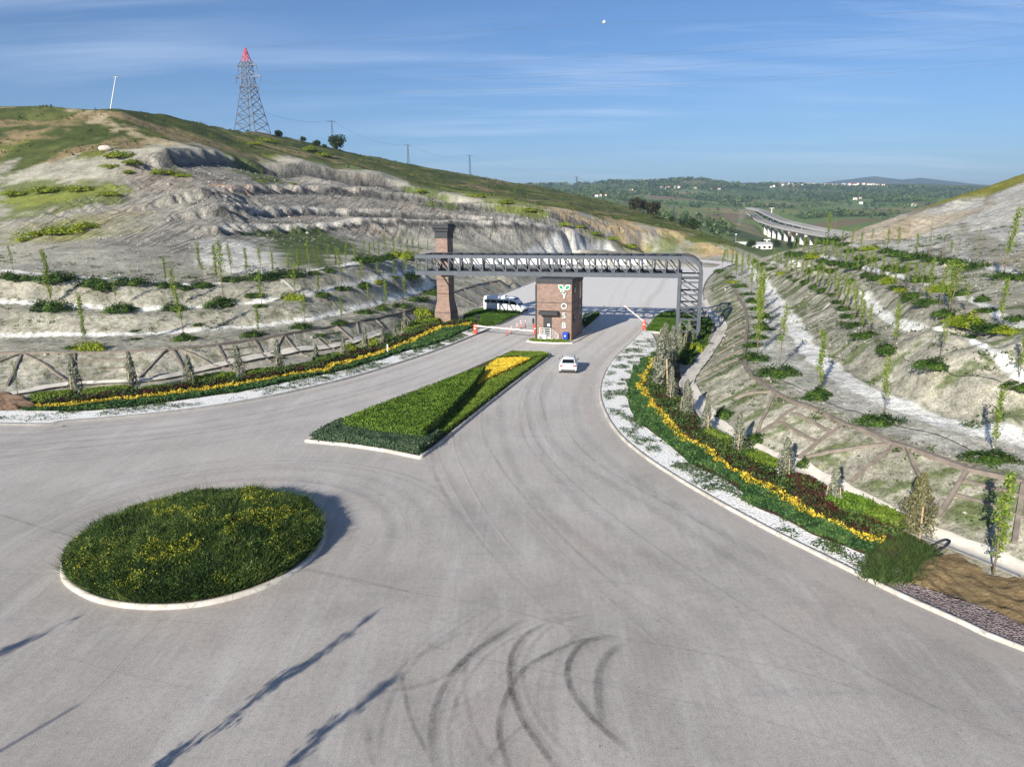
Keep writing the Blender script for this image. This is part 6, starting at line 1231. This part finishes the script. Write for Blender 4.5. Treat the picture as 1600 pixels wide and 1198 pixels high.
# --- viaduct: two decks side by side on slab piers
deck_m = plain('viaduct_concrete', srgb(206,202,194), .8, var=.08); deck_top = plain('viaduct_road', srgb(92,80,80), .9, var=.1); pier_m = plain('pier_concrete', srgb(204,202,196), .85, var=.1)
vd = thing('viaduct', 'long curved concrete viaduct with two decks crossing the valley', 'viaduct', (0, 0, 0))
A1 = [(1157,327.5,1480),(1162,330,1400),(1171,336,1260),(1181,343.5,1150),(1190,347,1090),(1205,352.5,1000),(1215,355,950),(1227,358,900),(1244,361,830),(1265,365,750),(1290,369,670),(1330,374,580)]
A2 = [(1163,324.5,1500),(1169,326,1430),(1184,329.5,1310),(1200,337,1180),(1220,345.5,1050),(1240,350.5,960),(1265,356.5,860),(1290,361,780),(1320,366,690)]
rails = []
for nm, A, side in (('near', A1, 1), ('far', A2, 1)):
    P = resample(curve(D(A), 5), 60); wd = 11.5; O = offset(P, wd * side); O[:, 2] = P[:, 2] + .3; Pm = (P + O) / 2
    V = []; 
    for a, c in zip(P, O): V += [(a[0], a[1], a[2] - 2.2), (a[0], a[1], a[2]), (c[0], c[1], c[2]), (c[0], c[1], c[2] - 2.2)]
    i = np.arange(59)[:, None] * 4; Fq = np.vstack([np.concatenate([i + k, i + (k + 1) % 4, i + 4 + (k + 1) % 4, i + 4 + k], 1) for k in range(4)])
    mi = np.repeat([0, 1, 0, 0], 59); link('deck', raw_mesh('deck', np.array(V), [Fq], [deck_m, deck_top], midx=mi), vd)
    for off_ in (.2, wd - .2, wd / 2):
        L_ = offset(P, off_ * side); L_[:, 2] = P[:, 2] + .3 * off_ / wd; b = MB(); 
        for p, q in zip(L_[:-1], L_[1:]): b.bar(p + np.array([0, 0, .6]), q + np.array([0, 0, .5]), .35, 1.0)
        b.build('parapet', deck_m, vd)
    rails.append(Pm)
for pxs, Pm in (((1179.5,1187,1191.5,1197,1203,1210.5,1219,1229,1241,1254,1270), rails[0]), ((1193,1200,1207,1215,1224,1234,1246,1260), rails[1])):
    pxm = np.array([(lambda v: 800 + FPX * v[0] / depth(v))(v) for v in Pm]); o_ = np.argsort(pxm)
    for px in pxs:
        c_ = np.array([np.interp(px + 2, pxm[o_], Pm[o_, k]) for k in range(3)]); zb = min(hgt(c_[0], c_[1]) - 1, c_[2] - 12); k = int(np.argmin(np.abs(pxm - px))); t_ = Pm[min(k + 1, 59)] - Pm[max(k - 1, 0)]; an_ = math.atan2(t_[1], t_[0])
        if c_[2] - 3 - zb < 4: continue
        b = MB(); b.box((c_[0], c_[1], (c_[2] - 3.4 + zb) / 2), (2.6, 4.6, c_[2] - 3.4 - zb), rz=an_); b.box((c_[0], c_[1], c_[2] - 2.9), (3.4, 11.5, 1.4), rz=an_); b.build('pier', pier_m, vd)
# masts and sheds near the viaduct
for px, Y, pb, ptp, lab in ((1204,520,396,374,'white T shaped mast in front of the viaduct'), (1208,1250,331,325,'white T shaped lamp mast beyond the viaduct')):
    q, h_ = stand(px, Y, ptp); h_ = max(h_, 6); t = thing('mast', lab, 'mast', tuple(q)); b = MB(); b.tube([(0, 0, -1), (0, 0, h_)], [.7 if Y < 900 else .9, .5 if Y < 900 else .8], 8); b.build('pole', paint_w, t); b = MB(); b.box((0, 0, h_ - .3), (4.5 if Y < 900 else 8, 1, .9)); b.build('head', paint_w, t)
roof_m = plain('grey_roof', srgb(188,188,186), .6, var=.1)
q = gy(1178, 388, 470.); q[2] = hgt(q[0], q[1]); fa = thing('shed', 'long low white shed in the valley beside a smoking chimney', 'shed', tuple(q), R(12)); b = MB(); b.box((0, 0, 1.2), (22, 7, 4.4)); b.build('wall', whitep, fa); b = MB(); b.rings([[(-11.5, -4, 3.4), (-11.5, 0, 4.8), (-11.5, 4, 3.4)], [(11.5, -4, 3.4), (11.5, 0, 4.8), (11.5, 4, 3.4)]]); b.build('roof', roof_m, fa); 
for k in range(6): b = MB(); b.box((-9 + k * 3.6, -3.55, 1.6), (1.6, .2, 1.4)); b.build('window', glass_d, fa)
q = gy(1157, 388, 462.); q[2] = hgt(q[0], q[1]); fb = thing('boiler_house', 'white block building at the foot of the chimney in the valley', 'building', tuple(q), R(12)); b = MB(); b.box((0, 0, 1.8), (5, 5, 6)); b.build('wall', whitep, fb); b = MB(); b.box((0, 0, 4.9), (5.4, 5.4, .4)); b.build('roof', roof_m, fb)
q2 = q + np.array([-1.5, 6, 0]); fc = thing('chimney', 'thin dark chimney with pale smoke in the valley', 'chimney', tuple(q2)); b = MB(); b.tube([(0, 0, -1), (0, 0, 9.5)], [.55, .45], 10); b.build('stack', galv, fc); b = MB(); b.tube([(0, 0, 9.3), (0, 0, 9.8)], .6, 10); b.build('rim', whitep, fc)
m = NT('smoke'); vs_ = m.n('ShaderNodeVolumePrincipled'); vs_.inputs['Color'].default_value = (.85, .9, 1, 1); tc = m.n('ShaderNodeTexCoord'); n = m.noise(tc.outputs['Object'], .35, 4); m.l(m.rng(n, .42, .75, 0, .09), vs_.inputs['Density']); m.l(vs_.outputs[0], m.out.inputs['Volume'])
b = MB(); b.rings([[tuple(q2 + np.array([.5 * t * 1.2 + (.5 + .4 * t) * math.cos(a), (.5 + .4 * t) * math.sin(a), 10 + t * 2.2])) for a in np.linspace(0, 6.28, 11)[:-1]] for t in np.linspace(0, 7, 8)]); tag(b.build('smoke', m.m), 'faint pale smoke drifting up from the valley chimney', 'smoke', kind='stuff')

# --- village houses on the far hills, woods
wallc = [plain('pale_house_wall', srgb(236,232,224), .8, var=.06), plain('cream_house_wall', srgb(226,210,188), .8, var=.06)]; tile_m = plain('red_tiles', srgb(168,96,74), .85, var=.15)
hs = [(1205,293),(1209,292),(1214,290.5),(1219,289),(1223,291),(1228,289),(1232,288),(1237,289.5),(1241,291),(1246,289),(1253,290),(1259,290),(1265,290),(1270,289),(1276,290),(1283,289.5),(1288,291),(1293,290),(1300,290),(1306,291),(1309,292),(1318,290),(1327,290),(1335,290),(1340,289),(1349,289),(1357,289),(1364,290),(1371,291),(1380,290),
      (1034,295),(1039,296),(1043,294),(1056,294),(1061,295),(1083,295),(1087,295),(1034,294),(1110,296),(1123,296),(932,307),(938,306.5),(945,305.5),(984,300),(987,299),(1336,312),(1343,310),(1345,318),(1425,327),(1428,326)]
hs = sorted(set(hs)); protoH = []
for k in range(3):
    t = thing('village_house', 'x', 'house', (0, -300, -60), 0, 'white houses on the far hills'); w, d, h = (11, 9, 6.5) if k == 0 else ((9, 8, 8) if k == 1 else (14, 9, 5.5)); b = MB(); b.box((0, 0, h / 2 - 1), (w, d, h + 2)); b.build('wall', wallc[0 if k != 2 else 1], t)
    b = MB(); b.rings([[(-w / 2 - .5, -d / 2 - .6, h), (-w / 2 - .5, 0, h + 2.6), (-w / 2 - .5, d / 2 + .6, h)], [(w / 2 + .5, -d / 2 - .6, h), (w / 2 + .5, 0, h + 2.6), (w / 2 + .5, d / 2 + .6, h)]]); b.build('roof', tile_m if k else roof_m, t); protoH.append([t, False])
for i, (px, py) in enumerate(hs):
    p = None
    for dy in np.arange(0, 16, .5):
        d0 = ray(px, py + dy); Ys = np.arange(1500., 4200., 6.); Q = np.array([0, 0, CAM_H]) + (Ys / d0[1])[:, None] * d0; bl_ = Q[:, 2] < H0(Q[:, 0], Q[:, 1]) + 1
        if bl_.any(): p = Q[int(np.argmax(bl_))]; p[2] = hgt(p[0], p[1]); break
    if p is None: continue
    sc_h = .9 * p[1] / 2700
    pr = protoH[i % 3]; lab = 'small white house with a pitched roof in the far hillside village'
    if not pr[1]: pr[1] = True; o = pr[0]; o.location = tuple(p); o.rotation_euler = (0, 0, RV_.uniform(-.5, .5)); o['label'] = lab; o.scale = (sc_h,) * 3
    else: o = dup(pr[0], tuple(p), RV_.uniform(-.5, .5), sc_h * RV_.uniform(.8, 1.2), lab)
    o['group'] = 'white houses on the far hills'
# far woods and scrub: leaf clumps over the valley and the far hills
n = 26000; rad_ = np.sqrt(RV_.uniform(340 ** 2, 3500 ** 2, n)); az = np.radians(RV_.uniform(-6, 40, n)); X = rad_ * np.sin(az); Y = rad_ * np.cos(az)
f = fbm(X / 130, Y / 130, 5, 127); g2 = vnoise(Y / 60, X / 200, 141); keep = ((f > .56) & (RV_.random(n) < .9)) | ((np.abs(g2 - .5) < .035) & (RV_.random(n) < .5)) | (RV_.random(n) < .02) | ((rad_ > 2350) & (f > .47) & (RV_.random(n) < .7))
hx = np.array([[p[0], p[1]] for p in ridge]); keep &= ~((rad_ < 700) & in_poly(X, Y, hp)) & ~((rad_ < 460) & (X > 60)) & ~in_poly(X, Y, hrp) & ~((rad_ > 420) & (rad_ < 1180) & (az > R(17.2)) & (az < R(26.5))); X, Y = X[keep], Y[keep]; Zg = H0(X, Y)
hN_ = RV_.uniform(3, 8.5, len(X)) * (1 + .3 * (np.hypot(X, Y) > 2000)); K = 12; d = RV_.normal(size=(len(X), K, 3)); d /= np.linalg.norm(d, axis=2)[..., None]; Cn = np.stack([X, Y, Zg + hN_ * .5], 1)[:, None] + d * hN_[:, None, None] * np.array([.62, .62, .48])
wood_m = leafmat('far_wood_leaf', [srgb(50,66,38), srgb(66,86,46), srgb(88,106,58), srgb(106,120,70)]); V, Fq, tt = leaves(Cn.reshape(-1, 3), np.repeat(hN_ * .6, K), RV_, up=.3, aspect=.9, tint=np.repeat(RV_.random(len(X)), K)); o = link('far_woods', raw_mesh('far_woods', V, [Fq], wood_m, attrs={'tint': tt})); tag(o, 'dark woods and scrub scattered over the valley and far hills', 'woods', kind='stuff')
# scrub and grass tussocks on the left ridge and hillside
n = 26000; X = RV_.uniform(-190, 200, n); Y = RV_.uniform(150, 640, n); ins = in_poly(X, Y, hp); X, Y = X[ins], Y[ins]; f = fbm(X / 13, Y / 13, 4, 151); k = f > .5; X, Y = X[k], Y[k]; Zg = H0(X, Y); s_ = RV_.uniform(.25, .7, len(X)) * (1 + 1.2 * (RV_.random(len(X)) < .05)); K = 7
Cn = np.stack([X, Y, Zg + s_ * .3], 1)[:, None] + RV_.normal(size=(len(X), K, 3)) * s_[:, None, None] * np.array([.7, .7, .32]); V, Fq, tt = leaves(Cn.reshape(-1, 3), np.repeat(s_ * .8, K), RV_, up=.4, aspect=.7, tint=np.repeat(np.clip(RV_.normal(.45, .25, len(X)), 0, 1), K))
tus_m = leafmat('hill_tussock', [srgb(44,58,26), srgb(70,84,36), srgb(98,106,48), srgb(132,132,58)]); tag(link('hill_tussocks', raw_mesh('hill_tussocks', V, [Fq], tus_m, attrs={'tint': tt})), 'tussocks and low scrub over the grassy left hillside', 'scrub', kind='stuff')
# weeds on the benches
n = 34000; X = np.r_[RV_.uniform(-95, -8, n), RV_.uniform(14, 75, n)]; Y = np.r_[RV_.uniform(60, 175, n), RV_.uniform(27, 170, n)]; Zg = H0(X, Y); f = fbm(X / 2.2, Y / 1.5, 3, 161); sl = RN.at(X, Y, RN.slope); k = (Zg > .55) & (f > .62) & (sl > .1) & (RV_.random(len(X)) < .55) & (quarry_mask(X, Y) < .2); X, Y, Zg = X[k], Y[k], Zg[k]; K = 9
Cn = np.stack([X, Y, Zg + .08], 1)[:, None] + RV_.normal(size=(len(X), K, 3)) * np.array([.2, .2, .05]); V, Fq, tt = leaves(Cn.reshape(-1, 3), .17, RV_, up=.5, aspect=.6); tag(link('bank_weeds', raw_mesh('bank_weeds', V, [Fq], weed_m, attrs={'tint': tt})), 'small weeds dotted over the pale stony banks', 'weeds', kind='stuff')
# loose stones on the cut slopes and banks
n = 26000; X = np.r_[RV_.uniform(-120, 60, n), RV_.uniform(14, 75, n)]; Y = np.r_[RV_.uniform(60, 280, n), RV_.uniform(27, 175, n)]; Zg = H0(X, Y); q_ = quarry_mask(X, Y); f = fbm(X / 6, Y / 6, 3, 171)
k = (Zg > .7) & (f > .47) & ~in_poly(X, Y, hp) & (RV_.random(len(X)) < .25 + .2 * q_); X, Y, Zg, q_ = X[k], Y[k], Zg[k], q_[k]; s_ = RV_.uniform(.05, .16, len(X)) ** 1 * (1 + .7 * q_) * (1 + 1.5 * (RV_.random(len(X)) < .04))
oct_ = np.array([(1, 0, 0), (-1, 0, 0), (0, 1, 0), (0, -1, 0), (0, 0, 1), (0, 0, -1)], float); V = (np.stack([X, Y, Zg], 1)[:, None] + oct_[None] * RV_.uniform(.5, 1.3, (len(X), 6, 1)) * s_[:, None, None] * np.array([1, 1, .8])).reshape(-1, 3)
of = np.array([(0, 2, 4), (2, 1, 4), (1, 3, 4), (3, 0, 4), (2, 0, 5), (1, 2, 5), (3, 1, 5), (0, 3, 5)]); Fq = (np.arange(len(X))[:, None, None] * 6 + of[None]).reshape(-1, 3)
stone_m = leafmat('loose_stone', [srgb(116,112,104), srgb(150,146,136), srgb(184,180,170)], 0, .9); tag(link('rubble', raw_mesh('rubble', V, [Fq], stone_m, attrs={'tint': np.repeat(RV_.random(len(X)), 6)})), 'loose stones strewn over the cut slopes and banks', 'rubble', kind='stuff')
# --- the air
m = NT('haze'); vp_ = m.n('ShaderNodeVolumePrincipled'); vp_.inputs['Color'].default_value = (.55, .74, 1, 1); vp_.inputs['Density'].default_value = .00013; vp_.inputs['Anisotropy'].default_value = .2; m.l(vp_.outputs[0], m.out.inputs['Volume'])
zlo = float(GZ.min()) - 1.5; zhi = max(float(GZ.max()), pp[2] + ph) + 3; b = MB(); b.box((2200, 5000, (zlo + zhi) / 2), (12830, 10830, zhi - zlo)); tag(b.build('haze', m.m), kind='stuff')
